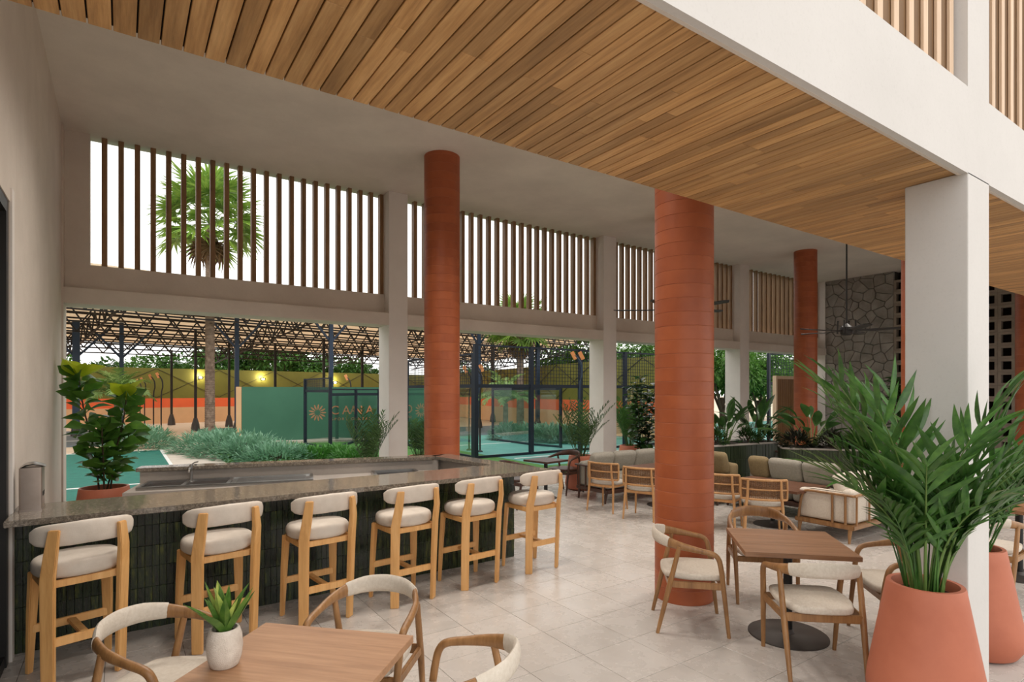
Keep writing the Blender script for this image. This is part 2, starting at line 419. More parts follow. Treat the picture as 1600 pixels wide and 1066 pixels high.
def pad(poly, z0, z1, r, dome=0.0, n=4):
    """cushion: outline poly (closed, around its centre) with rounded edges of radius r"""
    m = MB(); k = len(poly); vs = []
    cx = sum(p[0] for p in poly) / k; cy = sum(p[1] for p in poly) / k
    ex = max(abs(p[0] - cx) for p in poly); ey = max(abs(p[1] - cy) for p in poly)
    rings = []
    for i in range(n + 1):
        a = R(-90 + 90 * i / n); rings.append((r * (1 - math.cos(a)), z0 + r + r * math.sin(a)))
    for i in range(n + 1):
        a = R(90 * i / n); rings.append((r * (1 - math.cos(a)), z1 - r + r * math.sin(a)))
    for q in (0.6, 0.25): rings.append((None, z1 + dome * (1 - q * q), q))
    for rg in rings:
        if rg[0] is None: sxx = syy = rg[2]
        else: sxx = 1 - rg[0] / ex; syy = 1 - rg[0] / ey
        for x, y in poly: vs.append((cx + (x - cx) * sxx, cy + (y - cy) * syy, rg[1]))
    fs = []
    for i in range(len(rings) - 1):
        for j in range(k): fs.append((i * k + j, i * k + (j + 1) % k, (i + 1) * k + (j + 1) % k, (i + 1) * k + j))
    fs += [tuple(range(k - 1, -1, -1)), tuple(range((len(rings) - 1) * k, len(rings) * k))]
    m.add(vs, fs); return m

# heights and lines of the building, in metres
ZC = 2.84 * U                 # grey ceiling
ZS = 1.715 * U                # timber soffit
YF, YI = 0.704 * U, 1.385 * U # front and inner edge of the soffit
YW, YR, YB = 4.97 * U, 5.10 * U, 5.22 * U   # garden wall: front, recess, back
XL, XR = -0.34 * U, 9.76 * U  # left wall, stone wall

# ------------------------------------------------------------------ the large structure
fl = MB().box(-9, -9, -0.30, XR + 2, YB + 0.5, -0.012).build('floor', GROUT, smooth=0)
tag(fl, 'pale stone tiled terrace floor under the furniture', 'floor', kind='structure')
TS = 0.25 * U
tm = MB().box(-TS / 2 + .0015, -TS / 2 + .0015, -0.012, TS / 2 - .0015, TS / 2 - .0015, 0).mesh('tile', FLOORM, smooth=0, bevel=0.0012, seg=1)
ox, oy = 1.70 * U, 1.645 * U
cells = []
for i in range(-14, 40):
    for j in range(-18, 18):
        cx, cy = ox + (i + .5) * TS, oy + (j + .5) * TS
        if cx < XL - .6 or cx > XR - 0.2 or cy > YW + .2: continue
        d = cx * math.sin(TH) + cy * math.cos(TH); r = cx * math.cos(TH) - cy * math.sin(TH)
        vis = d > 1.5 and abs(r) < d * 0.95
        cells.append((0 if vis else 1, d if vis else abs(d) + 50, cx, cy))
cells.sort()
for k, (q, d, cx, cy) in enumerate(cells[:300]): put('tile', tm, fl, (cx, cy, 0))
far = MB()
for q, d, cx, cy in cells[300:]: far.box(cx - TS / 2 + .0015, cy - TS / 2 + .0015, -0.012, cx + TS / 2 - .0015, cy + TS / 2 - .0015, 0)
far.box(-9, -9, -.012, XL - .9, YB, -.001)
o = far.build('far_tiles', FLOORM, fl, smooth=0); o['kind'] = 'stuff'

# ground outside
gr = MB().box(-160, YB + .5, -0.4, 200, 220, -0.03).build('ground', PAVEB, smooth=0); tag(gr, 'beige paved ground beyond the courts', 'ground', kind='structure')
gb = MB().box(-160, -160, -0.5, 200, -9, -0.05).build('ground', PAVE, smooth=0); tag(gb, 'pale paving in front of the building', 'ground', kind='structure')
gb2 = MB().box(XR + 2, -9, -0.5, 200, YB + .5, -0.05).build('ground', PAVE, smooth=0); tag(gb2, 'pale paving beside the stone wall', 'ground', kind='structure')
gb3 = MB().box(-160, -9, -0.5, -9, YB + .5, -0.05).build('ground', PAVE, smooth=0); tag(gb3, 'pale paving left of the building', 'ground', kind='structure')
MB().box(-16, YB + .5, -0.2, 1.1, 21.9, 0.0).build('lawn', TURF, smooth=0)
lawn = C.objects['lawn']; tag(lawn, 'deep teal turf lawn behind the bar, left of the paved path', 'turf', kind='structure')
m = MB(); m.box(-16, 14.0, 0, 1.0, 14.12, 0.006); m.box(1.02, YB + .5, 0, 1.1, 21.9, 0.012); m.box(-16, 21.8, 0, 1.0, 21.92, .008)
m.build('line', WHITEL, lawn, smooth=0)
pth = MB().box(1.1, YB + .5, -0.2, 2.3, 23.5, 0.004).build('path', PAVE, smooth=0); tag(pth, 'narrow pale path between teal turf and juniper bed', 'path', kind='structure')
bed = MB().box(2.3, YB + .5, -0.2, 9.0, 22.5, 0.002).build('lawn', GRASS, smooth=0); tag(bed, 'green grass bed along the path in front of the green wall', 'lawn', kind='structure')
crt = MB().box(9.0, YB + .9, -0.2, 40.0, 21.3, 0.003).build('court_floor', TURFL, smooth=0); tag(crt, 'turquoise court surface beyond the garden wall', 'court', kind='structure')
MB().box(9.0, YB + 1.2, 0, 40, YB + 1.7, .01).build('grass_strip', GRASS, crt, smooth=0)
m = MB(); m.box(9.2, 17.6, .003, 40, 17.7, .011); m.box(9.2, 13.3, .003, 40, 13.4, .011); m.build('line', WHITEL, crt, smooth=0)
cg = MB().box(9.0, 21.3, -0.2, 17.5, 27.0, 0.004).build('court_floor', COURTG, smooth=0); tag(cg, 'dark grey court floor behind the glass enclosure', 'court', kind='structure')
cb = MB().box(-12, 25.0, -.2, -0.5, 34.5, 0.003).build('court_floor', COURTG, smooth=0); tag(cb, 'blue grey court floor at the far left', 'court', kind='structure')
m = MB(); m.box(-12, 27.5, .003, -0.5, 27.65, .01); m.box(-12, 31, .003, -.5, 31.15, .01); m.build('line', WHITEL, cb, smooth=0)
cc = MB().box(3.0, 26.5, -.2, 9.0, 33.0, 0.004).build('court_floor', TURF, smooth=0); tag(cc, 'small teal court behind the palm trunk', 'court', kind='structure')

# ceiling (its slab) and the bulkhead over the soffit
cl = MB().box(XL - .4, YI, ZC, XR + .4, YB, ZC + .3).build('ceiling', PLASTERC, smooth=0); tag(cl, 'high warm grey plaster ceiling behind the timber soffit', 'ceiling', kind='structure')
cl2 = MB().box(XL - 3, YF + .41, ZS + .05, XR + .4, YI, ZC + .3).build('ceiling', PLASTERC, smooth=0); tag(cl2, 'plaster core of the front bay carrying the timber soffit', 'ceiling', kind='structure')
# left wall with the glass door opening
m = MB(); T = .35
y0, y1, zd = 1.2 * U, 2.79 * U, 1.70 * U
m.box(XL - T, y1, 0, XL, YW + .01, ZC); m.box(XL - T, YF + .41, 0, XL, y0, ZC); m.box(XL - T, y0, zd, XL, y1, ZC)
wl = m.build('wall_left', PLASTER, smooth=0); tag(wl, 'plain warm grey plaster wall at the left end of the bar', 'wall', kind='structure')
dr = thing('door_1', (XL - .078, (y0 + y1) / 2, 0), 0, 'dark metal framed glass door in the left plaster wall', 'door', kind='structure')
hw = (y1 - y0) / 2
m = MB(); m.box(-.06, hw - .09, 0, .07, hw, zd); m.box(-.06, -hw, 0, .07, -hw + .09, zd); m.box(-.06, -hw + .09, zd - .09, .07, hw - .09, zd)
m.box(-.05, -hw + .09, 0, .06, hw - .09, .08); m.build('frame', BLACKM, dr, smooth=0)
MB().box(-.01, -hw + .09, .08, .01, hw - .09, zd - .09).build('pane', GLASSD, dr, smooth=0)
MB().box(XL, y1 - .0, 0, XL + .012, y1 + .10, zd + .1).build('trim_1', PILLARM, wl, smooth=0)
# dim room behind the glass door
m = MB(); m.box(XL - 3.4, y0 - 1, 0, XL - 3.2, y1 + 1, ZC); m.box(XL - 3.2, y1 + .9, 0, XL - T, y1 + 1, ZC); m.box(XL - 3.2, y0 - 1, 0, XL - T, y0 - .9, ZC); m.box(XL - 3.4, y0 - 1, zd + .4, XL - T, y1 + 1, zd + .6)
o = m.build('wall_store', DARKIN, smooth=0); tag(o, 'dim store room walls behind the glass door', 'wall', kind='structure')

# garden wall: pillars, beam, sill, slat screens
PX = [(2.023, 2.207), (4.69, 4.90), (7.36, 7.58)]
wb = thing('wall_back', (0, 0, 0), 0, 'plaster garden side frame with beam, sill and square pillars', 'wall', kind='structure')
xs = [XL] + [v * U for p in PX for v in p] + [XR]
for a, b in PX:
    MB().box(a * U, YW, 0, b * U, YB, ZC).build('pillar', PILLARM, wb, smooth=0, bevel=.004)
zb0, zb1, zs0 = 1.61 * U, 1.72 * U, 1.905 * U
XP = -0.187 * U
MB().box(XL, YW, 0, XL + .02, YB, ZC).build('end_post', PLASTER, wb, smooth=0)
MB().box(XL + .02, YR - .03, zs0, XP, YB, ZC).build('pier', PLASTER, wb, smooth=0)
for i in range(4):
    x0, x1 = xs[2 * i], xs[2 * i + 1]
    if i == 0: x0 += .02
    MB().box(x0, YW, zb0, x1, YB, zb1).build('beam', PLASTER, wb, smooth=0, bevel=.004)
    MB().box(x0, YR - .03, zb1, x1, YB, zs0).build('sill_band', PLASTER, wb, smooth=0, bevel=.004)
XE = atY(1278, YR)
MB().box(XE, YW + .02, 0, XR - .02, YB, ZC).build('pillar', PILLARM, wb, smooth=0)
# slats
bays = [(XP, xs[1], 'leftmost bay, with the palm behind it', 22, 0.16), (xs[2], xs[3], 'second bay from the left, behind the red column', 24, 0.07), (xs[4], xs[5], 'third bay from the left, behind the ceiling fan', 24, .07), (xs[6], XE, 'rightmost bay, next to the stone wall', 18, .07)]
sm = MB().box(-.033, -.055, zs0, .033, .055, ZC).mesh('slat', SLATM, smooth=0, bevel=.003, seg=1)
for x0, x1, lb, n, e in bays:
    t = thing('slat_screen', (0, YR + .06, 0), 0, 'brown wood slat screen over the beam, ' + lb, 'slat screen', 'slat screens in the garden wall', kind='structure')
    for k in range(n):
        put('slat', sm, t, (x0 + e + (x1 - .03 - x0 - e) * k / (n - 1), 0, 0))

# timber soffit
sf = MB().box(XL - 1.2, YF + .10, ZS + .02, 7.4 * U, YI, ZS + .05).build('ceiling_soffit', GAPM, smooth=0); tag(sf, 'timber soffit of narrow brown planks under the front bay', 'ceiling', kind='structure')
PW = 0.0403 * U
def plank_mesh(L): return MB().box(-PW / 2 + .003, -L / 2, 0, PW / 2 - .003, L / 2, .018).mesh('plank', PLANKM, smooth=0, bevel=.002, seg=1)
LT = YI - YF - .05
pls = {}
cnt = 0
for k in range(-22, 180):
    x = k * PW + .01
    if x < XL - 1.1 or x > 7.38 * U: continue
    if x < 2.7 * U and cnt < 190:
        s = random.choice((.28, .4, .5, .6, .72)); cuts = [0, s, 1] if random.random() < .7 else [0, 1]
    elif x > 4.9 * U: cuts = [0, 1]
    else: cuts = [0, 1]
    for a, b in zip(cuts, cuts[1:]):
        L = round((b - a) * LT - .002, 3)
        if L not in pls: pls[L] = plank_mesh(L)
        put('plank', pls[L], sf, (x, YF + .05 + (a + b) / 2 * LT, ZS)); cnt += 1
MB().box(XL - 1.2, YF + .034, ZS - .014, 7.4 * U, YF + .05, ZS + .05).build('shadow_trim', PLASTER, sf, smooth=0)
# front facade
zf1 = 1.99 * U; zt = 4.2 * U
fc = thing('wall_front', (0, 0, 0), 0, 'white plaster facade band over the terrace front', 'wall', kind='structure')
MB().box(XL - 4, YF, ZS - .012, XR + 2, YF + .034, ZS + .06).build('fascia_lip', FACADE, fc, smooth=0)
MB().box(XL - 4, YF, ZS + .06, XR + 2, YF + .36, zf1).build('fascia', FACADE, fc, smooth=0)
MB().box(XL - 4, YF, zt, XR + 2, YF + .36, zt + .5).build('fascia', FACADE, fc, smooth=0)
XA, XB = 2.268 * U, 2.46 * U
for dx in (-2.67 * U, 0, 2.67 * U, 5.34 * U):
    MB().box(XA + dx, YF, zf1, XB + dx, YF + .36, zt).build('upper_pillar', FACADE, fc, smooth=0)
MB().box(XL - 4, YF + .073, zf1, XR + 2, YF + .40, zt).build('backing', SLATB, fc, smooth=0)
for dx, lb in ((0, 'large square white plaster pillar at the right, behind the big terracotta pot'), (2.67 * U, 'square white plaster pillar further along the front')):
    o = MB().box(XA + dx, YF, 0, XB + dx, .885 * U, ZS - .002).build('pillar', FACADE, smooth=0, bevel=.004); tag(o, lb, 'pillar', kind='structure')
us = MB().box(-.030, -.009, zf1 + .002, .030, .009, zt).mesh('slat', SLATL, smooth=0, bevel=.002, seg=1)
for x0, x1, lb in ((XB - 2.67 * U, XA, 'pale vertical slat screen above the white fascia, left of the pillar'), (XB, XA + 2.67 * U, 'pale vertical slat screen above the white fascia, at the right edge')):
    t = thing('slat_screen', (0, YF + .062, 0), 0, lb, 'slat screen', 'pale slats on the upper facade', kind='structure')
    n = 25
    for k in range(n):
        x = x0 + .09 + (x1 - x0 - .18) * k / (n - 1)
        if x > 0.9 * U: put('slat', us, t, (x, 0, 0))

# stone wall with breeze block screens
yS0, yS1 = 3.96 * U, YB + .3
ws = MB().box(XR + .06, yS0, 0, XR + .5, yS1, ZC).build('wall_right', MORTAR, smooth=0); tag(ws, 'grey crazy stone wall at the far right end of the terrace', 'wall', kind='structure')
def clip(poly, a, b, c):
    out = []
    for i in range(len(poly)):
        p, q = poly[i], poly[(i + 1) % len(poly)]
        dp, dq = a * p[0] + b * p[1] - c, a * q[0] + b * q[1] - c
        if dp <= 0: out.append(p)
        if dp * dq < 0:
            t = dp / (dp - dq); out.append((p[0] + (q[0] - p[0]) * t, p[1] + (q[1] - p[1]) * t))
    return out
rs = random.Random(5); seeds = []
cw, chh = .28, .31
for i in range(int((yS1 - yS0) / cw) + 1):
    for j in range(int(ZC / chh) + 1):
        seeds.append((yS0 + (i + .5 + rs.uniform(-.42, .42)) * cw, (j + .5 + rs.uniform(-.42, .42)) * chh))
for i, (a, b) in enumerate(seeds):
    poly = [(yS0, 0), (yS1, 0), (yS1, ZC), (yS0, ZC)]
    for j, (c, d) in enumerate(seeds):
        if i == j or (c - a) ** 2 + (d - b) ** 2 > 2.5: continue
        nx, ny = c - a, d - b; ln = math.hypot(nx, ny); nx /= ln; ny /= ln
        poly = clip(poly, nx, ny, nx * (a + c) / 2 + ny * (b + d) / 2 - .004)
        if len(poly) < 3: break
    if len(poly) < 3: continue
    n = len(poly); dz = rs.uniform(.0, .03); k = .94
    ce = (sum(p[0] for p in poly) / n, sum(p[1] for p in poly) / n)
    vs = [(.07 - 0, p[0] - ce[0], p[1] - ce[1]) for p in poly] + [(-dz + .025, p[0] - ce[0], p[1] - ce[1]) for p in poly] + [(-dz, (p[0] - ce[0]) * k, (p[1] - ce[1]) * k) for p in poly]
    fs = [tuple(2 * n + q for q in range(n))] + [(q, n + q, n + (q + 1) % n, (q + 1) % n) for q in range(n)] + [(n + q, 2 * n + q, 2 * n + (q + 1) % n, n + (q + 1) % n) for q in range(n)]
    MB().add(vs, fs).build('stone', STONE, ws, (XR, ce[0], ce[1]), smooth=0)
BP = .18 * U; hb = BP / 2; hh = .055 * U
m = MB()
for (a, b, c, d) in ((-hb, -hb, -hh, hb), (hh, -hb, hb, hb), (-hh, -hb, hh, -hh), (-hh, hh, hh, hb)):
    m.box(0, a + .002 * (a == -hb), b + .002 * (b == -hb), .16, c - .002 * (c == hb), d - .002 * (d == hb))
bmsh = m.mesh('block', BLOCKM, smooth=0)
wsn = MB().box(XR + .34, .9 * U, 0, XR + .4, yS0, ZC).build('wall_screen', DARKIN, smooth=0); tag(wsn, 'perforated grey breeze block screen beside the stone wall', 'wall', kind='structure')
nb = 0
for i in range(16):
    for j in range(16):
        y = yS0 - hb - i * BP; z = hb + j * BP
        if z > ZC - hb + .02: continue
        put('block', bmsh, wsn, (XR, y, z)); nb += 1
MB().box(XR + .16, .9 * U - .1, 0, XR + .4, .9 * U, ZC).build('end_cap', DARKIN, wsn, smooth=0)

# red columns built of clay courses
RC = 0.139 * U
CH = 0.0655 * U
crs = MB().lathe([(RC - .002, .0), (RC, .002), (RC, CH - .004), (RC - .002, CH - .002)], 40).mesh('course', TERRA, smooth=40)
cols = [((2.08, 4.03), 'red terracotta column standing behind the bar'), ((2.275, 1.845), 'largest red terracotta column in the middle of the terrace'),
        ((7.42, 4.05), 'red terracotta column at the far end, beside the planters'), ((4.75, 4.03), 'red terracotta column mostly hidden behind the largest column'),
        ((5.03, 1.84), 'red terracotta column just showing left of the white pillar'), ((7.68, 1.84), 'red terracotta column at the right edge, before the breeze blocks')]
for (x, y), lb in cols:
    t = thing('column', (x * U, y * U, 0), 0, lb, 'column', 'round red columns', kind='structure')
    MB().lathe([(RC - .003, 0), (RC - .003, ZC)], 40).build('core', TERRAG, t, smooth=40)
    n = int(ZC / CH)
    for k in range(n): put('course', crs, t, (0, 0, k * CH), rz=k * 1.3)
    MB().lathe([(RC - .002, n * CH), (RC, n * CH + .004), (RC, ZC)], 40).build('top_course', TERRA, t, smooth=40)

def plank(m, pts, tang, ws, ts):
    """flat board following pts; tang = direction of its width"""
    tg = Vector(tang).normalized(); vs = []
    P = [Vector(p) for p in pts]; n = len(P)
    for i in range(n):
        d = (P[min(i + 1, n - 1)] - P[max(i - 1, 0)]).normalized(); nr = d.cross(tg).normalized()
        for a, b in ((-1, -1), (1, -1), (1, 1), (-1, 1)): vs.append(P[i] + tg * a * ws[i] / 2 + nr * b * ts[i] / 2)
    fs = [(3, 2, 1, 0), tuple(range(4 * n - 4, 4 * n))]
    for i in range(n - 1):
        for k in range(4): fs.append((4 * i + k, 4 * i + (k + 1) % 4, 4 * i + 4 + (k + 1) % 4, 4 * i + 4 + k))
    return m.add(vs, fs)
def ellipse(a, b, n=28, p=2.0):
    out = []
    for k in range(n):
        t = 2 * math.pi * k / n; c, s_ = math.cos(t), math.sin(t)
        out.append((a * math.copysign(abs(c) ** (2 / p), c), b * math.copysign(abs(s_) ** (2 / p), s_)))
    return out

# ------------------------------------------------------------------ the bar
YT, YC0 = 2.865 * U, 2.63 * U           # tile face, counter front edge
ZK = .548 * U                            # counter top
XT = 1.955 * U
B0, B1 = (.099 * U, 4.15 * U), (1.93 * U, 3.68 * U)     # back ledge, outer corners
Y3 = 2.985 * U
bar = thing('bar_counter', (0, 0, 0), 0, 'long bar with dark green tiled front and polished granite top', 'bar')
MB().box(XL + .002, YT + .012, 0, XT, YT + .14, ZK - .045).build('body', TGROUT, bar, smooth=0)
MB().prism([(XL + .002, YC0), (2.075 * U, YC0), (2.03 * U, Y3), (XL + .002, Y3)], ZK - .042, ZK).build('countertop', GRANITE, bar, smooth=0, bevel=.004)
MB().prism([(XT - .16, YT + .16), (XT, YT + .16), (B1[0] + .02, B1[1]), (B1[0] - .14, B1[1] - .05)], 0, ZK - .045).build('return_wall', CONC, bar, smooth=0)
MB().prism([(2.03 * U - .27, Y3), (2.03 * U, Y3), (B1[0] + .06, B1[1] + .06), (B1[0] - .24, B1[1] - .02)], ZK - .042, ZK).build('return_top', GRANITE, bar, smooth=0, bevel=.004)
dv = Vector((B1[0] - B0[0], B1[1] - B0[1], 0)).normalized(); nv = Vector((dv.y, -dv.x, 0))
def bk(u, v): return (B0[0] + dv.x * u + nv.x * v, B0[1] + dv.y * u + nv.y * v)
LB = math.hypot(B1[0] - B0[0], B1[1] - B0[1])
MB().prism([bk(.03, .05), bk(.03, .19), bk(LB - .15, .19), bk(LB - .05, .05)], 0, ZK - .045).build('back_wall', CONC, bar, smooth=0)
MB().prism([bk(0, 0), bk(0, .24), bk(LB - .24, .24), bk(LB, 0)], ZK - .042, ZK).build('back_ledge', GRANITE, bar, smooth=0, bevel=.004)
ZW = .455 * U
m = MB(); m.prism([bk(.03, .19), bk(.03, .85), bk(LB - .5, .85), bk(LB - .22, .19)], ZW - .04, ZW)
m.build('work_top', CONC, bar, smooth=0)
m = MB(); m.prism([bk(.06, .19), bk(.06, .80), bk(LB - .5, .80), bk(LB - .4, .19)], 0, ZW - .04); m.build('work_cabinet', CONC, bar, smooth=0)
m = MB(); m.prism([(XL + .1, YT + .17), (XL + .1, Y3 - .05), (XT - .3, Y3 - .05), (XT - .3, YT + .17)], ZW - .25, ZW - .22); m.build('under_shelf', CONC, bar, smooth=0)
TWX, TZH = .0262 * U, (ZK - .047) / 6
tmb = MB().box(-TWX / 2 + .0005, -.012, -TZH / 2 + .0006, TWX / 2 - .0005, .0, TZH / 2 - .0006).mesh('tile', BTILE, smooth=0, bevel=.0015, seg=1)
nt_, rest = 0, MB()
k = 0
rt = random.Random(3)
while True:
    x = XL + .004 + (k + .5) * TWX
    if x > XT: break
    off = rt.uniform(-.02, .02)
    for j in range(6):
        z = (j + .5) * TZH; dy = rt.uniform(-.003, .003)
        if nt_ < 300: put('tile', tmb, bar, (x, YT + .012 + dy, z)); nt_ += 1
        else: rest.box(x - TWX / 2 + .0012, YT + dy, z - TZH / 2 + .0012, x + TWX / 2 - .0012, YT + .012, z + TZH / 2 - .0012)
    k += 1
o = rest.build('far_tiles', BTILE, bar, smooth=0); o['kind'] = 'stuff'
# sink
sk = thing('sink', (*bk(.12, .50), ZW), math.atan2(dv.y, dv.x), 'stainless steel double sink with drainboard behind the bar', 'sink')
m = MB()
Ls = 1.75
m.box(0, -.25, .002, Ls, -.215, .035); m.box(0, .215, .002, Ls, .25, .035); m.box(0, -.215, .002, .035, .215, .035); m.box(Ls - .035, -.215, .002, Ls, .215, .035)
m.box(.40, -.215, .002, .44, .215, .032); m.box(.84, -.215, .002, .88, .215, .032)
m.build('rim', STEEL, sk, smooth=0, bevel=.004)
for a, b in ((.035, .40), (.44, .84)): MB().box(a, -.215, .001, b, .215, .006).build('basin', BASEM, sk, smooth=0)
m = MB(); m.box(.88, -.215, .001, Ls - .035, .215, .016)
for q in range(9): m.box(.93, -.19 + q * .045, .016, Ls - .08, -.175 + q * .045, .021)
m.build('drainboard', STEEL, sk, smooth=0)
fa = thing('faucet', (*bk(.56, .30), ZW), math.atan2(dv.y, dv.x), 'small chrome faucet standing behind the sink basins', 'faucet')
m = MB(); m.lathe([(.028, 0), (.028, .012), (.018, .02), (.018, .16), (.022, .165), (.022, .20), (.012, .21)], 16); m.build('body', STEEL, fa)
MB().sweep([(0, 0, .13), (0, -.07, .165), (0, -.13, .16), (0, -.145, .13)], .012, 10, sub=3).build('spout', STEEL, fa)
MB().sweep([(0, 0, .20), (.03, .0, .225), (.07, 0, .235)], .008, 8).build('lever', STEEL, fa)
# small ice bin in the corner
ib = thing('ice_bin', (*bk(LB - .75, .52), ZW), math.atan2(dv.y, dv.x), 'low steel ice bin with dark opening in the bar corner', 'ice bin')
m = MB(); m.box(-.28, -.25, 0, .28, -.21, .04); m.box(-.28, .21, 0, .28, .25, .04); m.box(-.28, -.21, 0, -.24, .21, .04); m.box(.24, -.21, 0, .28, .21, .04); m.build('rim', STEEL, ib, smooth=0, bevel=.004)
MB().box(-.24, -.21, 0, .24, .21, .012).build('well', BLACKM, ib, smooth=0)
# paper towel dispenser on the counter
td = thing('towel_dispenser', (XL + .105, 2.86 * U, ZK), 0, 'tall brushed steel dispenser on the counter against the left wall', 'dispenser')
m = MB(); m.prism(rrect(.13, .18, .012), .004, .31); m.build('housing', DISP, td, smooth=40)
MB().prism(rrect(.14, .19, .012), 0, .012).build('base', DISP, td)
m = MB(); m.sweep([(-.06, .0, .31), (-.03, 0, .33), (.01, 0, .335), (.065, 0, .32), (.08, 0, .31)], [(.08, .006), (.08, .012), (.07, .014), (.05, .01), (.04, .004)], 10, up=(0, 0, 1)); m.build('lid', STEEL, td)
MB().box(.0655, -.05, .10, .068, .05, .13).build('slot', BLACKM, td, smooth=0)

# ------------------------------------------------------------------ bar stools
def make_stool():
    t = thing('bar_stool', (0, 0, 0), 0, '', 'bar stool', 'oak bar stools along the tiled bar')
    pad(ellipse(.25, .23, 32, 2.3), .695, .805, .042, .012).build('seat', FABRICB, t, smooth=60)
    pts, sec = [], []
    for i in range(17):
        u = -1 + i / 8.0
        x = .275 * math.sin(u * 1.15) / math.sin(1.15); y = -.262 + .115 * (1 - math.cos(u * 1.15)) / (1 - math.cos(1.15))
        e = (1 - abs(u) ** 7) ** .5 if abs(u) < 1 else .12
        pts.append((x, y, .995 - .012 * abs(u))); sec.append((.008 + .016 * max(e, .25), .016 + .060 * max(e, .35) * (1 - .16 * abs(u) ** 2)))
    MB().sweep(pts, sec, 20, p=3.2).build('backrest', FABRICB, t, smooth=60)
    for s in (-1, 1):
        tg = (.82, .57 * s, 0)
        m = MB(); plank(m, [(s * .195, -.19, 0), (s * .200, -.205, .45), (s * .203, -.220, .72), (s * .195, -.262, .88), (s * .180, -.275, 1.03)], tg, [.074, .078, .080, .074, .062], [.030, .034, .036, .034, .026])
        m.build('leg', STOOLW, t, smooth=30, bevel=.005)
        m = MB(); plank(m, [(s * .225, .205, 0), (s * .215, .185, .40), (s * .205, .165, .695)], (.82, -.57 * s, 0), [.040, .062, .072], [.028, .032, .034])
        m.build('leg', STOOLW, t, smooth=30, bevel=.005)
    m = MB(); m.bar((-.205, -.195, .672), (.205, -.195, .672), .03, .045); m.bar((-.205, .165, .672), (.205, .165, .672), .03, .045)
    for s in (-1, 1): m.bar((s * .21, -.2, .672), (s * .205, .17, .672), .03, .045)
    m.build('seat_frame', STOOLW, t, smooth=0, bevel=.004)
    m = MB(); m.bar((-.212, -.196, .30), (.212, -.196, .30), .028, .055); m.build('stretcher', STOOLW, t, smooth=0, bevel=.004)
    m = MB(); m.bar((-.215, .19, .30), (.215, .19, .30), .028, .055); m.build('stretcher', STOOLW, t, smooth=0, bevel=.004)
    m = MB(); m.bar((0, -.185, .305), (0, .18, .305), .05, .026); m.build('stretcher', STOOLW, t, smooth=0, bevel=.004)
    return t
stool0 = make_stool()
order = ['first bar stool from the left wall, cream seat and oak legs', 'second bar stool from the left wall, behind the potted succulent', 'third bar stool from the left wall, behind the cream-backed armchair',
         'fourth bar stool from the left wall, cream seat', 'fifth bar stool from the left, next to last before the bar end', 'sixth and last bar stool, standing past the tiled bar end']
SXY = [(-.103, 2.475), (.340, 2.495), (.735, 2.50), (1.143, 2.50), (1.528, 2.525), (1.945, 2.55)]
for i, (x, y) in enumerate(SXY):                    # x, y: middle between the two rear legs
    rz = R((15, 10, 7, 6, 6, 4)[i]); p = (x * U - math.sin(rz) * .19, y * U + math.cos(rz) * .19, 0)
    if i == 0: stool0.location = p; stool0.rotation_euler = (0, 0, rz); stool0['label'] = order[0]
    else: copy_tree(stool0, p, rz, order[i])

# ------------------------------------------------------------------ armchairs with a bent top rail
def make_armchair(wood, fabric, upholstered=True):
    t = thing('armchair', (0, 0, 0), 0, '', 'chair')
    out = [(-.26, -.03), (-.245, .18), (-.20, .235), (0, .25), (.20, .235), (.245, .18), (.26, -.03), (.20, -.20), (.10, -.235), (-.10, -.235), (-.20, -.20)]
    P = [Vector((x, y, 0)) for x, y in out]; o2 = []
    n = len(P)
    for i in range(n):
        p0, p1, p2, p3 = P[i - 1], P[i], P[(i + 1) % n], P[(i + 2) % n]
        for j in range(3):
            q = j / 3; v = 0.5 * ((2 * p1) + (p2 - p0) * q + (2 * p0 - 5 * p1 + 4 * p2 - p3) * q * q + (3 * p1 - p0 - 3 * p2 + p3) * q ** 3); o2.append((v.x * .93, v.y))
    o2.reverse()
    pad(o2, .425, .475, .02, .012).build('seat', fabric, t, smooth=60)
    # bent rail: padded middle and two arms flowing into the front legs
    mid = [(-.215, -.195, .712), (-.125, -.268, .728), (0, -.292, .735), (.125, -.268, .728), (.215, -.195, .712)]
    MB().sweep(mid, [(.018, .042), (.019, .050), (.019, .052), (.019, .050), (.018, .042)], 12, sub=4).build('backrest', fabric if upholstered else wood, t, smooth=60)
    for s in (-1, 1):
        arm = [(s * .212, -.198, .712), (s * .256, -.095, .692), (s * .272, .03, .668), (s * .275, .125, .648), (s * .274, .165, .615), (s * .270, .185, .55), (s * .262, .205, .40), (s * .25, .25, 0)]
        MB().sweep(arm, [(.017, .040), (.017, .030), (.019, .022), (.020, .020), (.020, .020), (.020, .020), (.020, .020), (.014, .014)], 10, sub=4).build('arm_leg', wood, t, smooth=60)
        MB().sweep([(s * .238, -.285, 0), (s * .248, -.20, .36), (s * .255, -.12, .69)], [(.014, .014), (.021, .021), (.017, .017)], 10, sub=3).build('leg', wood, t, smooth=60)
    m = MB()
    m.bar((-.258, .20, .395), (.258, .20, .395), .022, .05); m.bar((-.245, -.195, .395), (.245, -.195, .395), .022, .055)
    for s in (-1, 1): m.bar((s * .248, -.20, .395), (s * .262, .205, .395), .022, .05)
    m.build('seat_rail', wood, t, smooth=0, bevel=.004)
    return t
def place(proto, used, x, y, f, label, group=None):
    rz = face(*f)
    if not used:
        proto.location = (x * U, y * U, 0); proto.rotation_euler = (0, 0, rz); proto['label'] = label; o = proto
    else: o = copy_tree(proto, (x * U, y * U, 0), rz, label)
    if group: o['group'] = group
    return o
ac = make_armchair(CHAIRW, FABRIC)
G1, G2 = 'armchairs round the front left table', 'armchairs round the right table'
place(ac, 0, .10, 1.755, (.70, -.71), 'armchair at the bottom left, cream padded rail, behind the white pot', G1)
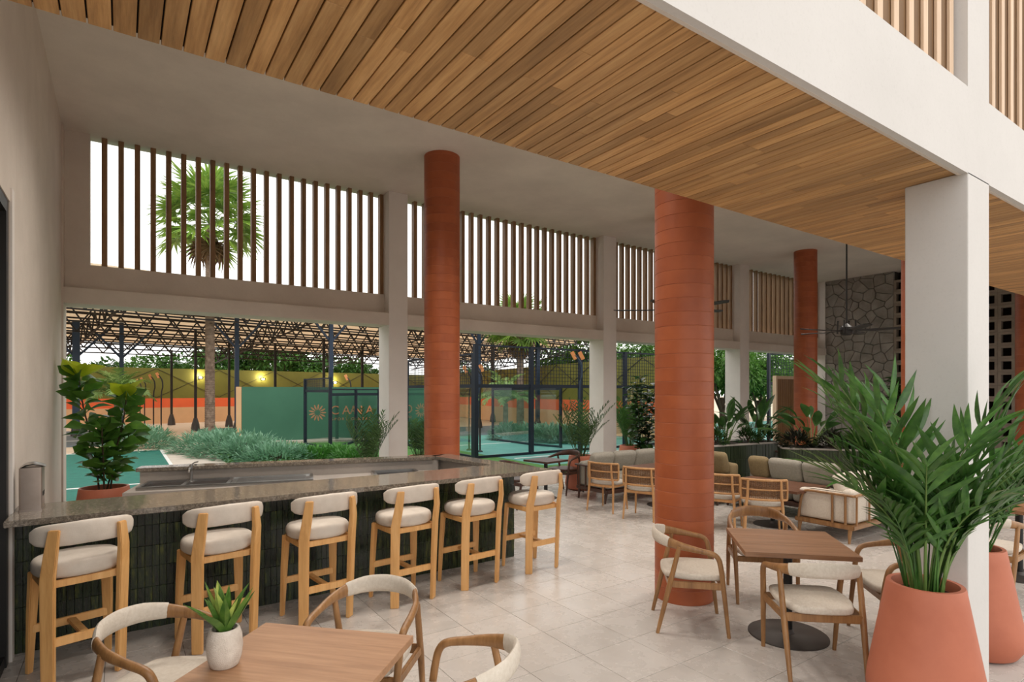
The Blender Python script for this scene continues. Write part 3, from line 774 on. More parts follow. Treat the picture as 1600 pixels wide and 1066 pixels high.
place(ac, 1, .595, 1.635, (-.70, -.71), 'armchair behind the far right corner of the front left table', G1)
place(ac, 1, .640, 1.195, (-.65, .76), 'armchair cut off by the bottom edge of the photo, right of the front table', G1)
place(ac, 1, 2.03, 1.61, (.72, -.69), 'armchair standing directly in front of the largest red column', G2)
place(ac, 1, 2.095, 1.12, (.66, .75), 'armchair seen from behind at the near side of the right table', G2)
place(ac, 1, 2.57, 1.03, (-.71, .70), 'armchair mostly hidden behind the big terracotta pot', G2)
place(ac, 1, 3.56, 1.03, (1, .05), 'armchair at the right edge of the photo behind the second pot', 'armchairs at the far right')
acw = make_armchair(CHAIRW, FABRIC, False)
place(acw, 0, 2.58, 1.63, (-.70, -.71), 'armchair with bare wooden rail on the far side of the right table', G2)
acd = make_armchair(DARKW, DARKW, False)
G3 = 'dark armchairs near the garden'
place(acd, 0, 3.62, 4.40, (-.98, -.2), 'dark wooden armchair in front of the terracotta pot by the garden pillar', G3)
place(acd, 1, 2.86, 4.12, (.95, .25), 'dark wooden armchair just beyond the end of the bar', G3)
place(acd, 1, 6.0, 3.62, (.4, -.9), 'dark wooden armchair seen in the gap between the two tiled planters', G3)

# ------------------------------------------------------------------ tables
def table(x, y, rz, w, d, h, mat, label, baser=.29, cat='table', group=None):
    t = thing('table', (x * U, y * U, 0), rz, label, cat, group)
    nb_ = 1 if mat is TABLEW else 3; bw = d / nb_
    for i in range(nb_):
        MB().box(-w / 2, -d / 2 + i * bw + .0002, h - .034, w / 2, -d / 2 + (i + 1) * bw - .0002, h).build('top_board', mat, t, smooth=0, bevel=.0015)
    MB().box(-w / 2 + .12, -d / 2 + .12, h - .05, w / 2 - .12, d / 2 - .12, h - .034).build('top_plate', BLACKM, t, smooth=0)
    MB().lathe([(.033, .012), (.033, h - .05)], 16).build('pedestal', BLACKM, t)
    MB().lathe([(baser, 0), (baser, .008), (baser - .01, .014), (.05, .02), (.035, .05)], 40).build('base', BASEM, t)
    return t
HT = .385 * U
table(.315, 1.337, R(-45.5), .415 * U, .415 * U, HT, TABLEW, 'square wooden table at the bottom left carrying the potted succulent')
table(2.265, 1.31, R(-45), .412 * U, .40 * U, HT, TABLED, 'square brown wooden table right of the largest red column')
table(4.05, 2.46, R(90), .62 * U, .44 * U, .31 * U, TABLEX, 'dark wooden lounge table between the cream sofas', .26)
table(3.95, 3.42, R(90), .55 * U, .42 * U, .33 * U, TABLEX, 'dark wooden lounge table in front of the left grey sofa', .28)
table(3.30, 4.28, R(10), .30 * U, .30 * U, .36 * U, DARKW, 'small dark bistro table beyond the end of the bar', .20)
table(4.02, 1.02, 0, .42 * U, .42 * U, HT, TABLED, 'brown table at the right edge, beyond the second terracotta pot')
table(6.35, 3.45, R(20), .4 * U, .4 * U, .37 * U, DARKW, 'dark table seen in the gap between the tiled planters', .22)

# ------------------------------------------------------------------ rattan backed chairs
def make_cane_chair():
    t = thing('cane_chair', (0, 0, 0), 0, '', 'chair', 'cane backed chairs at the lounge tables')
    pad(ellipse(.245, .235, 28, 2.6), .43, .485, .024, .01).build('seat', FABRICS, t, smooth=60)
    m = MB()
    def arc(z, k=1.0, n=9): return [(.27 * k * math.sin(u * .95) / math.sin(.95), -.235 + .085 * (1 - math.cos(u * .95)) / (1 - math.cos(.95)), z) for u in [-1 + 2 * i / (n - 1) for i in range(n)]]
    for nm, z, r in (('top_rail', .765, .017), ('middle_rail', .640, .011), ('lower_rail', .515, .015)):
        MB().sweep(arc(z), r, 8, sub=2).build(nm, CHAIRL, t, smooth=60)
    for s in (0, -1):
        p = arc(0)[s]
        MB().sweep([(p[0], p[1], .515), (p[0] * 1.02, p[1], .64), (p[0], p[1], .765)], .015, 8, sub=2).build('end_post', CHAIRL, t, smooth=60)
    a = arc(0, 1, 25); w1 = MB()
    for k in range(24):                                # woven panel: upright and level cane strips
        x, y = a[k][0], a[k][1]; w1.box(x - .0045, y + .004 - .002, .52, x + .0045, y + .004 + .002, .762)
    for q in range(19):
        z = .528 + q * .0125; pts = [(x, y + .004 + (.004 if (i + q) % 2 else -.004), z) for i, (x, y, _) in enumerate(a)]
        w1.sweep(pts, (.0015, .0052), 4)
    o = w1.build('cane_weave', CANE, t, smooth=0); o['kind'] = 'stuff'
    for s in (-1, 1):
        MB().sweep([(s * .235, -.255, 0), (s * .215, -.215, .42), (s * .20, -.232, .57), (s * .195, -.245, .76)], [.013, .019, .017, .013], 10, sub=3).build('leg', CHAIRL, t, smooth=60)
        MB().sweep([(s * .225, .225, 0), (s * .205, .19, .42)], [.012, .019], 10).build('leg', CHAIRL, t, smooth=60)
    m.bar((-.205, .18, .41), (.205, .18, .41), .024, .04); m.bar((-.205, -.20, .41), (.205, -.20, .41), .024, .04)
    for s in (-1, 1): m.bar((s * .207, -.2, .41), (s * .205, .185, .41), .024, .04)
    m.build('seat_rail', CHAIRL, t, smooth=0, bevel=.004)
    return t
cc0 = make_cane_chair()
place(cc0, 0, 3.405, 3.555, (.96, .28), 'cane backed chair farthest left, in front of the grey sofa end')
place(cc0, 1, 3.43, 3.17, (.92, .38), 'cane backed chair immediately left of the largest red column')
place(cc0, 1, 3.65, 2.62, (.92, .38), 'cane backed chair half hidden by the right side of the largest red column')
place(cc0, 1, 3.665, 2.30, (.80, .60), 'cane backed chair with its woven back to us, behind the right table')

# ------------------------------------------------------------------ sofas
def cushion(name, w, d, h, mat, parent, loc, rot=(0, 0, 0), soft=.05):
    me = pad(rrect(w, d, min(w, d) * .25, 4), -h / 2, h / 2, min(h * .45, soft), .02, 3).mesh(name, mat, smooth=60)
    return put(name, me, parent, loc, rot=rot)
def sofa(x, y, f, w, d, label, fabric, nback, cushmat=None, arms=(1, 1), wood=CHAIRW, group='lounge sofas', frame=True):
    """origin at the middle of the back, on the floor; faces +Y; local -X is the sitter's left"""
    t = thing('sofa', (x * U, y * U, 0), face(*f), label, 'sofa', group)
    cushmat = cushmat or fabric
    m = MB(); m.box(-w / 2, 0, .17, w / 2, d, .23); m.build('base_frame', wood, t, smooth=0, bevel=.01)
    for sx in (-1, 1):
        for yy in (.06, d - .06):
            MB().sweep([(sx * (w / 2 - .04), yy, .19), (sx * (w / 2 - .02), yy, .10), (sx * (w / 2 - .01), yy, 0)], [(.03, .03), (.022, .022), (.016, .016)], 8).build('leg', wood, t)
    n = nback; cw_ = (w - .24) / n
    for i in range(n):
        cx = -w / 2 + .12 + cw_ * (i + .5)
        cushion('seat_cushion', cw_ - .01, d - .20, .20, fabric, t, (cx, .16 + (d - .20) / 2, .335))
    put('back_panel', pad(rrect(w - .06, .16, .06, 4), .235, .66, .05, .01).mesh('back_panel', fabric, smooth=60), t, (0, .10, 0))
    for sx, on in zip((-1, 1), arms):
        if not on: continue
        put('arm_panel', pad(rrect(.15, d - .06, .06, 4), .235, .62, .05, .01).mesh('arm_panel', fabric, smooth=60), t, (sx * (w / 2 - .095), d / 2, 0))
        if frame:
            X = sx * (w / 2 + .005)
            MB().sweep([(X, d - .06, .23), (X, d - .09, .45), (X, d - .13, .575), (X, d - .22, .60), (X, d / 2, .60), (X, .10, .60), (X, -.01, .60)], .017, 8, sub=3).build('arm_rail', wood, t, smooth=60)
            for yy in (.10, .26): MB().sweep([(X, yy, .23), (X, yy, .60)], .015, 8).build('arm_post', wood, t, smooth=60)
    if frame:
        MB().sweep([(-w / 2, -.005, .60), (0, -.02, .61), (w / 2, -.005, .60)], .017, 8, sub=3).build('back_rail', wood, t, smooth=60)
        k = max(2, int(w / .35))
        for i in range(k + 1):
            xx = -w / 2 + .05 + (w - .1) * i / k
            MB().sweep([(xx, -.008, .23), (xx, -.010, .60)], .013, 8).build('back_post', wood, t, smooth=60)
    return t
def back_cushions(t, w, n, mat, label, h=.36, z=.615, y=.25, ws=None, mats=None):
    M_ = Matrix.Rotation(t.rotation_euler.z, 4, 'Z')
    ws = ws or [1.0 / n] * n; acc = 0
    for i in range(n):
        cw_ = (w - .20) * ws[i]; acc += cw_
        v = M_ @ Vector((-w / 2 + .10 + acc - cw_ / 2, y, z)) + t.location
        me = pad(rrect(cw_ * .98, h, .07, 4), -.075, .075, .065, .035, 3).mesh('cushion', mats[i] if mats else mat, smooth=60)
        o = put('cushion', me, None, v, rot=(R(72), 0, t.rotation_euler.z + R((2, -2, 1, 0)[i])))
        tag(o, label[i], 'cushion', 'loose sofa back cushions')
s2 = sofa(4.80, 2.66, (-1, 0), 1.70, .80, 'long grey sofa in front of the right tiled planter', FABRICG, 3, arms=(0, 0), frame=False, wood=DARKW)
back_cushions(s2, 1.70, 3, FABRICG, ['wide grey back cushion at the right end of the long grey sofa', 'wide grey back cushion in the middle of the long grey sofa', 'small olive cushion at the far left end of the long grey sofa'], .36, .64, ws=[.38, .38, .24], mats=[FABRICG, FABRICG, FABRICO])
s3 = sofa(4.40, 1.83, (0, 1), 1.75, .76, 'cream sofa with open wooden arm frame, side on, beside the palm', FABRIC, 3, arms=(1, 1))
back_cushions(s3, 1.75, 3, FABRIC, ['cream back cushion nearest the open arm of the cream sofa', 'cream back cushion in the middle of the cream sofa', 'cream back cushion at the far end of the cream sofa'], .36, .66)
s1 = sofa(4.03, 4.13, (0, -1), 1.85, .80, 'grey sofa behind the two left cane chairs', FABRICG, 3, arms=(1, 1), wood=DARKW, frame=True)
back_cushions(s1, 1.85, 3, FABRICG, ['grey cushion at the hidden right end of the left grey sofa', 'pale grey cushion in the middle of the left grey sofa', 'grey cushion at the left end of the left grey sofa'], .36, .64)
s4 = sofa(4.66, 3.42, (-1, 0), 1.1, .72, 'small olive sofa between the largest red column and the planter', FABRICO, 2, arms=(0, 0), wood=DARKW, frame=False)
back_cushions(s4, 1.1, 2, FABRICO, ['olive back cushion nearer the large grey sofa', 'olive back cushion nearer the garden'], .40, .66)

# ------------------------------------------------------------------ spotlights added to brighten the interior (on the high ceiling, hidden by the soffit)
for j, yy in enumerate((2.15, 3.15)):
    for i in range(5):
        xx = (.55, 1.45, 3.05, 4.05, 5.5)[i]
        t = thing('added_spotlight', (xx * U, yy * U, ZC), 0, 'added white cylinder spotlight on the high ceiling, brightening the interior', 'spotlight', 'added spotlights behind the soffit')
        MB().lathe([(.09, -.26), (.10, -.25), (.10, -.01), (.05, -.005), (.05, 0)], 20).build('housing', FACADE, t)
        MB().lathe([(.07, -.266), (.075, -.261)], 20).build('lens', ADDLENS, t)
        ld = bpy.data.lights.new('added_spot_glow', 'SPOT'); ld.energy = 190; ld.color = (1, .93, .85); ld.spot_size = R(130); ld.spot_blend = 1.0; ld.shadow_soft_size = .25
        lo = bpy.data.objects.new('added_spot_glow', ld); C.objects.link(lo); lo.parent = t; lo.location = (0, 0, -.30)

# ------------------------------------------------------------------ ceiling fans
def fan(x, y, z, rz, label, L=.78):
    t = thing('ceiling_fan', (x * U, y * U, z), rz, label, 'fan', 'black ceiling fans')
    MB().lathe([(.012, .10), (.012, ZC - z)], 12).build('rod', BLACKM, t)
    MB().lathe([(.055, ZC - z - .07), (.06, ZC - z)], 20).build('canopy', BLACKM, t)
    MB().lathe([(.05, -.07), (.085, -.05), (.095, .0), (.09, .05), (.06, .08), (.02, .11)], 24).build('motor', BLACKM, t)
    m = MB()
    for k in range(4):
        a = 2 * math.pi * k / 4; m.bar((.13 * math.cos(a), .13 * math.sin(a), -.04), (.12 * math.cos(a), .12 * math.sin(a), .16), .012, .02)
    m.build('cage', BLACKM, t, smooth=0)
    bl = MB(); bl.add([(.10, -.035, .0), (.35, -.075, .0), (L - .05, -.06, .012), (L, .0, .014), (L - .04, .055, .0), (.35, .06, -.014), (.10, .03, -.008),
                       (.10, -.035, .012), (.35, -.075, .012), (L - .05, -.06, .024), (L, .0, .026), (L - .04, .055, .012), (.35, .06, -.002), (.10, .03, .004)],
                      [(6, 5, 4, 3, 2, 1, 0), (7, 8, 9, 10, 11, 12, 13)] + [(i, (i + 1) % 7, 7 + (i + 1) % 7, 7 + i) for i in range(7)])
    me = bl.mesh('blade', BLACKM, smooth=20)
    for k in range(5): put('blade', me, t, (0, 0, 0), rz=2 * math.pi * k / 5)
    return t
fan(4.83, 2.30, 1.49 * U, R(10), 'black five bladed ceiling fan hanging in front of the stone wall')
fan(3.44, 2.88, 1.62 * U, R(-14), 'black ceiling fan half hidden behind the largest red column', .86)

# ------------------------------------------------------------------ plants
def pot_parts(t, h, rr, rm, soil=True):
    """tapered terracotta pot: rim radius rr, widest radius rm low down"""
    prof = [(rm * .70, 0), (rm * .86, h * .02), (rm * .97, h * .09), (rm, h * .17), (rm * .985, h * .26)]
    for k in range(1, 8):
        u = k / 7; prof.append((rm * .985 + (rr - rm * .985) * u, h * (.26 + .73 * u)))
    prof += [(rr - .004, h), (rr - .028, h), (rr - .034, h - .02), (rr - .03, h - .07)]
    MB().lathe(prof, 48).build('pot', POT, t, smooth=40)
    MB().lathe([(rr - .031, h - .075), (rr - .031, h - .065), (.01, h - .055)], 32).build('soil', SOIL, t)
def frond_curve(L, a0, a1, n=10):
    P = [Vector((0, 0, 0))]; a = a0
    for i in range(n):
        u = (i + .5) / n; a = a0 + (a1 - a0) * u ** 1.4
        P.append(P[-1] + Vector((math.sin(a), 0, math.cos(a))) * L / n)
    return P
def pt_on(P, u):
    f = u * (len(P) - 1); i = min(int(f), len(P) - 2); return P[i].lerp(P[i + 1], f - i), (P[i + 1] - P[i]).normalized()
def frond_mesh(name, mat, L, a0, a1, nl, ll, lw, rnd, u0=.3, rr=.006, droop=.25, ang=48, lift=.25, prof=None):
    P = frond_curve(L, a0, a1); m = MB()
    m.sweep(P, [(rr * (1.15 - .9 * i / 10),) * 2 for i in range(11)], 5)
    for i in range(nl):
        u = u0 + (1 - u0) * i / (nl - 1); p, d = pt_on(P, u)
        k = math.sin(math.pi * (.18 + .74 * (u - u0) / (1 - u0))) ** .7
        n_ = Vector((0, 1, 0)); upv = n_.cross(d) * -1
        if upv.z < 0: upv = -upv
        for s in (-1, 1):
            an = R(ang * (1.1 - .55 * (u - u0) / (1 - u0)) + rnd.uniform(-8, 8))
            v = d * math.cos(an) + n_ * s * math.sin(an) + upv * (lift + rnd.uniform(-.12, .12))
            m.blade(p, p + v.normalized() * ll * k * rnd.uniform(.85, 1.12), lw, up=upv + n_ * -s * .3, droop=droop * rnd.uniform(.5, 1.4), prof=prof or [.4, 1, .75, 0])
    return m.mesh(name, mat, smooth=50)
def palm(name, x, y, z, n, Ls, a1s, nl, ll, lw, mat, seed, t=None, spread=.06, label=None, cat='plant', group=None, a0=(3, 22), variants=5, avoid=None):
    rnd = random.Random(seed)
    ms = [frond_mesh('frond', mat, rnd.uniform(*Ls), R(rnd.uniform(*a0)), R(rnd.uniform(*a1s)), nl, ll, lw, rnd) for _ in range(variants)]
    for k in range(n):
        a = 2.4 * k + rnd.uniform(-.3, .3); q = spread * rnd.uniform(.2, 1)
        s = rnd.uniform(.72, 1.05)
        if avoid is not None and math.cos(a - avoid) > .72: continue
        put('frond', ms[k % variants], t, (math.cos(a) * q, math.sin(a) * q, z), rot=(0, R(rnd.uniform(-6, 6)), a), sc=(s, s, s))
def potted(x, y, h, rr, rm, label, group='terracotta pots with plants'):
    t = thing('potted_palm', (x * U, y * U, 0), 0, label, 'potted plant', group)
    pot_parts(t, h, rr, rm); return t

# the big palm in front of the white pillar: fronds are parts, their leaflets sub-parts
bx, by = 2.065, .75
t = potted(bx, by, .405 * U, .103 * U, .158 * U, 'large terracotta pot with a lush palm, in front of the white pillar')
rnd = random.Random(21)
lm = []
for wdt, dr_ in ((.13, .10), (.14, .22), (.12, .34), (.15, .05)):
    lm.append(MB().blade((0, 0, 0), (1, 0, 0), wdt, droop=dr_, fold=.22, prof=[.25, .75, 1.0, .95, .72, .38, 0]).mesh('leaflet', LEAFP, smooth=60))
nlf = 0
zr = .405 * U - .06
LEFT, AWAY = math.pi - TH, math.pi / 2 - TH
specs = [(-170, 1.38, 40), (175, 1.32, 48), (150, 1.24, 38), (120, 1.18, 32), (-150, 1.25, 44), (95, 1.22, 22), (104, 1.28, 30), (-8, 1.42, 44), (-14, 1.30, 56), (-32, 1.12, 62), (-60, 1.0, 50),
         (-100, 1.05, 42), (-125, .95, 56), (165, .95, 70), (-165, .85, 76), (-80, .75, 66), (-45, .78, 72), (-20, 1.05, 28)]
for k, (dg, L, a1) in enumerate(specs):
    a = R(dg) - TH; L *= rnd.uniform(.95, 1.05)
    P = frond_curve(L, R(rnd.uniform(3, 13)), R(a1), 12); q = rnd.uniform(.02, .085)
    m = MB(); m.sweep(P, [(.0085 * (1.2 - .95 * i / 12),) * 2 for i in range(13)], 6)
    f = m.build('frond', STEM, t, (math.cos(a) * q, math.sin(a) * q, zr), rz=a, smooth=60)
    nlv = 8
    for i in range(nlv):
        u = .36 + .64 * i / (nlv - 1); p, d = pt_on(P, u)
        side = Vector((0, 1, 0)); up_ = (side.cross(d)) * -1
        if up_.z < 0: up_ = -up_
        for s in (-1, 1):
            an = R(50 - 28 * (u - .4) / .6 + rnd.uniform(-7, 7))
            v = (d * math.cos(an) + side * s * math.sin(an) + up_ * rnd.uniform(.05, .35)).normalized()
            yv = up_.cross(v).normalized(); zv = v.cross(yv).normalized()
            ln = rnd.uniform(.30, .46) * (1 - .25 * abs(u - .7) / .3) * (.75 + .25 * L / 1.3)
            M_ = Matrix((v, yv, zv)).transposed().to_4x4() @ Matrix.Diagonal((ln, ln * rnd.uniform(.75, 1.05), ln, 1))
            M_.translation = p
            o = bpy.data.objects.new('leaflet', lm[(k + i + (s > 0)) % 4]); C.objects.link(o); o.parent = f; o.matrix_basis = M_; nlf += 1

fms = [frond_mesh('frond', LEAFP, L_, R(4), R(a1_), 9, .30, .030, rnd, u0=.38, droop=.25, ang=34, lift=.1) for L_, a1_ in ((.62, 30), (.80, 22), (.70, 48), (.95, 34))]
for k in range(28):                       # shorter inner fronds filling the middle
    a = R(-30 - 260 * ((k * 7) % 28) / 28 + rnd.uniform(-8, 8)) - TH; q = rnd.uniform(.02, .10)
    put('frond', fms[k % 4], t, (math.cos(a) * q, math.sin(a) * q, zr), rot=(0, R(rnd.uniform(-4, 10)), a))
t = potted(2.73, .83, .40 * U, .10 * U, .155 * U, 'second terracotta pot with a palm, just right of the white pillar')
palm('frond', 0, 0, .40 * U - .06, 40, (.75, 1.15), (35, 80), 13, .34, .030, LEAFP, 31, t, .09, avoid=math.pi)
gx, gy = atY(163, 4.5 * U) / U, 4.5
px_, py_ = atD(908, 5.90 * U); t = potted(px_ / U, py_ / U, .345 * U, .125 * U, .165 * U, 'terracotta pot with a tall palm beside the middle garden pillar')
palm('frond', 0, 0, .345 * U - .06, 24, (.75, 1.25), (14, 55), 11, .25, .026, LEAFP2, 33, t, .10)
px_, py_ = atD(576, 5.0 * U); t = potted(px_ / U, py_ / U, .36 * U, .11 * U, .15 * U, 'tall thin palm behind the bar, left of the garden pillar')
palm('frond', 0, 0, .36 * U - .05, 18, (.7, 1.2), (8, 48), 11, .25, .026, LEAFP2, 34, t, .09)
px_, py_ = atD(655, 5.75 * U); t = potted(px_ / U, py_ / U, .36 * U, .11 * U, .15 * U, 'bushy palm behind the bar, between garden pillar and red column')
palm('frond', 0, 0, .36 * U - .05, 20, (.6, 1.0), (15, 62), 11, .25, .026, LEAFP2, 35, t, .10)
px_, py_ = atD(984, 7.5 * U); t = potted(px_ / U, py_ / U, .30 * U, .13 * U, .16 * U, 'palm in a pot out on the court side, right of the middle pillar')
palm('frond', 0, 0, .30 * U - .05, 30, (1.0, 1.55), (10, 50), 16, .30, .03, LEAFP, 36, t, .10)

def leaf_mesh(L, W, mat, name='leaf', wav=.0, droop=.15, prof=None, stalk=0.0):
    m = MB()
    if stalk: m.sweep([(0, 0, 0), (stalk, 0, 0)], .003, 4)
    m.blade((stalk, 0, 0), (stalk + L, 0, 0), W, droop=droop, fold=.18, prof=prof or [.25, .7, .95, 1.0, .7, 0])
    return m.mesh(name, mat, smooth=70)
def aim(o, p, v, roll=0.0, s=1.0, up=(0, 0, 1)):
    v = Vector(v).normalized(); u = Vector(up)
    y = u.cross(v)
    if y.length < .05: y = Vector((0, 1, 0))
    y.normalize(); z = v.cross(y).normalized()
    M_ = Matrix((v, y, z)).transposed().to_4x4() @ Matrix.Rotation(roll, 4, 'X') @ Matrix.Diagonal((s, s, s, 1)); M_.translation = p
    o.matrix_basis = M_; return o
def part(name, me, parent):
    o = bpy.data.objects.new(name, me); C.objects.link(o); o.parent = parent; return o

# fiddle leaf tree behind the bar
t = potted(gx, gy, .39 * U, .135 * U, .18 * U, 'fiddle leaf plant in a terracotta pot at the left end of the bar')
t.name = 'potted_fiddle_leaf'
rnd = random.Random(41)
fm = [leaf_mesh(.23, .16, LEAFF, droop=d, prof=[.2, .5, .72, 1.0, .92, .45, 0], stalk=.03) for d in (.1, .3, .5)]
fy = leaf_mesh(.28, .22, LEAFY, droop=.25, prof=[.2, .6, .9, 1.0, .8, .4, 0], stalk=.03)
zp = .39 * U - .06
for s, (dx, dy, tx, ty, H) in enumerate(((-.05, .02, -.20, .10, 1.38), (.06, .0, .16, -.10, 1.12), (.0, -.06, -.02, -.12, .80), (.02, .06, .24, .02, .72))):
    pts = [(dx, dy, zp), (dx + tx * .3, dy + ty * .3, zp + H * .4), (dx + tx * .8, dy + ty * .8, zp + H * .75), (dx + tx, dy + ty, zp + H)]
    MB().sweep(pts, [.011, .010, .008, .006], 6, sub=3).build('stem', BARK, t, smooth=60)
    n = int(38 * H)
    for k in range(n):
        u = .12 + .88 * k / n; f = u * 3; i = min(int(f), 2); p = Vector(pts[i]).lerp(Vector(pts[i + 1]), f - i)
        a = k * 2.4 + s; el = rnd.uniform(-.15, .55) + .5 * u
        o = part('leaf', fm[k % 3], t); aim(o, p, (math.cos(a), math.sin(a), el), rnd.uniform(-1.1, 1.1), rnd.uniform(.75, 1.15))
    if s < 2:
        for q in range(5):
            a = q * 1.3 + s; o = part('leaf', fy, t); o['label'] = 'top leaf coloured a lit yellow green'
            aim(o, Vector(pts[3]), (math.cos(a) * .7, math.sin(a) * .7, .6 + .2 * q), rnd.uniform(-.9, .9), rnd.uniform(.7, 1.05))

# dark glossy shrub in a pot behind the left sofa
px_, py_ = atD(1006, 6.9 * U)
t = potted(px_ / U, py_ / U, .24 * U, .14 * U, .17 * U, 'tall dark leafy shrub in a terracotta pot left of the largest red column'); t.name = 'potted_shrub'
rnd = random.Random(43)
dm = [leaf_mesh(.24, .12, LEAFB, droop=d, stalk=.02) for d in (.1, .3)]
for s in range(6):
    a = s * 1.05; H = rnd.uniform(1.4, 1.95); pts = [(.05 * math.cos(a), .05 * math.sin(a), .38), (.16 * math.cos(a), .16 * math.sin(a), .38 + H * .5), (.26 * math.cos(a), .26 * math.sin(a), .38 + H)]
    MB().sweep(pts, [.01, .008, .005], 5, sub=3).build('stem', BARK, t)
    for k in range(46):
        u = .05 + .95 * k / 46; f = u * 2; i = min(int(f), 1); p = Vector(pts[i]).lerp(Vector(pts[i + 1]), f - i); b = k * 2.4
        aim(part('leaf', dm[k % 2], t), p, (math.cos(b), math.sin(b), rnd.uniform(-.2, .6)), 0, rnd.uniform(.8, 1.25))

# tiled planters with broad leaved plants
def planter(cx, cy, rz, L, D, H, rad, label, seed, plants):
    t = thing('tiled_planter', (cx * U, cy * U, 0), rz, label, 'planter', 'dark green tiled planters')
    o_ = rrect(L, D, rad, 8)
    MB().prism(o_, 0, H - .03).build('body', TGROUT, t, smooth=30)
    k2 = 1 + .05 / L
    MB().prism([(x * (1 + .04 / L), y * (1 + .04 / D)) for x, y in o_], H - .03, H).build('rim', CONC, t, smooth=30, bevel=.006)
    MB().prism([(x * (1 - .12 / L), y * (1 - .12 / D)) for x, y in o_], H, H + .004).build('soil', SOIL, t, smooth=0)
    m = MB(); P = [Vector((x, y, 0)) for x, y in o_] ; P.append(P[0]); rq = random.Random(seed)
    acc = []; 
    for a, b in zip(P, P[1:]):
        ln = (b - a).length; n = max(1, round(ln / .045))
        for i in range(n): acc.append((a.lerp(b, (i + .5) / n), (b - a).normalized(), ln / n))
    for c, d, wd in acc:
        nr = Vector((d.y, -d.x, 0))
        for q in range(3):
            z0 = q * (H - .03) / 3 + .002; z1 = (q + 1) * (H - .03) / 3 - .002; e = rq.uniform(.006, .016)
            a_, b_ = c - d * (wd / 2 - .002), c + d * (wd / 2 - .002)
            vs = [a_ - nr * .004, b_ - nr * .004, b_ + nr * e, a_ + nr * e]
            m.add([(v.x, v.y, z0) for v in vs] + [(v.x, v.y, z1) for v in vs], [(3, 2, 1, 0), (4, 5, 6, 7), (0, 1, 5, 4), (1, 2, 6, 5), (2, 3, 7, 6), (3, 0, 4, 7)])
    o = m.build('tiles', PTILE, t, smooth=0); o['kind'] = 'stuff'
    return t
def broad_plant(x, y, z, n, H, LL, LW, label, seed, mat=LEAFB, group='broad leaved plants in the planters', spread=.12, arch=(15, 55)):
    rnd = random.Random(seed)
    t = thing('broad_leaf_plant', (x, y, z), 0, label, 'plant', group)
    ms = [leaf_mesh(LL, LW, mat, droop=d, prof=[.2, .75, 1.0, .95, .6, 0]) for d in (.15, .3, .5)]
    for k in range(n):
        a = k * 2.4 + rnd.uniform(-.3, .3); q = rnd.uniform(.1, 1) * spread; h = H * rnd.uniform(.55, 1.0); tl = R(rnd.uniform(*arch))
        b = Vector((math.cos(a) * q, math.sin(a) * q, 0)); e = b + Vector((math.cos(a) * math.sin(tl) * .5, math.sin(a) * math.sin(tl) * .5, math.cos(tl) * .62)) * h
        MB().sweep([b, b.lerp(e, .5) + Vector((0, 0, .04)), e], [.009, .007, .005], 5, sub=2).build('stalk', STEM, t)
        o = part('leaf', ms[k % 3], t); aim(o, e, (math.cos(a) * math.sin(tl * 1.2), math.sin(a) * math.sin(tl * 1.2), math.cos(tl * 1.2) + .1), rnd.uniform(-.4, .4), rnd.uniform(.75, 1.1) * (.6 + .4 * h / H))
    return t
def bush(x, y, z, rx, rz_, n, ll, lw, mat, label, seed, cat='shrub', group=None, name='leafy_shrub'):
    rnd = random.Random(seed); m = MB()
    for k in range(n):
        a = rnd.uniform(0, 2 * math.pi); e = rnd.uniform(-.05, 1); q = math.sqrt(max(0, 1 - e * e)); r = rnd.uniform(.55, 1)
        p = Vector((math.cos(a) * q * rx * r, math.sin(a) * q * rx * r, max(.01, e * rz_ * r)))
        v = Vector((math.cos(a) * q + rnd.uniform(-.5, .5), math.sin(a) * q + rnd.uniform(-.5, .5), e * .8 + rnd.uniform(-.1, .5))).normalized()
        m.blade(p, p + v * ll * rnd.uniform(.6, 1.2), lw, droop=rnd.uniform(0, .35), prof=[.4, 1, 0])
    t = thing(name, (x, y, z), 0, label, cat, group)
    o = m.build('foliage', mat, t, smooth=0); o['kind'] = 'stuff'
    mm = MB()
    for k in range(6):
        a = k * 1.05; mm.sweep([(0, 0, 0), (math.cos(a) * rx * .35, math.sin(a) * rx * .35, rz_ * .7)], .008, 4)
    mm.build('stems', BARK, t)
    return t
HP = .45 * U
pl1 = planter(5.45, 3.78, R(-8), 2.3, .66, HP, .30, 'rounded dark green tiled planter beside the largest red column', 51, 0)
MP = lambda t, u, v: (t.matrix_basis @ Vector((u, v, HP)))
for (u, lb, n, H, LL, LW, sd) in ((.72, 'tall broad leaved plant at the right end of the left planter', 24, 1.1, .58, .16, 61), (-.2, 'broad leaved plant in the left planter, next to the red column', 18, .9, .5, .15, 62)):
    v = MP(pl1, u, .0); broad_plant(v.x, v.y, HP, n, H, LL, LW, lb, sd)
for (u, lb, sd) in ((.95, 'small dark shrub at the rounded end of the left planter', 63), (.35, 'small dark shrub in the middle of the left planter', 64), (-.55, 'small dark shrub in the left planter behind the red column', 65)):
    v = MP(pl1, u, -.1); bush(v.x, v.y, HP, .22, .30, 220, .15, .035, LEAFB, lb, sd, group='shrubs in the planters')
pl2 = planter(5.92, 2.72, R(-52), 2.6, .66, HP, .10, 'straight dark green tiled planter behind the long grey sofa', 52, 0)
for (u, lb, n, H, LL, LW, sd, mt) in ((-.75, 'dark broad leaved plant in the right planter, before the far red column', 24, 1.15, .48, .18, 66, LEAFB), (.55, 'broad leaved plant in the right planter, in front of the stone wall', 10, .6, .36, .12, 68, LEAFR)):
    v = MP(pl2, u, .05); broad_plant(v.x, v.y, HP, n, H, LL, LW, lb, sd, mat=mt, arch=(25, 75))
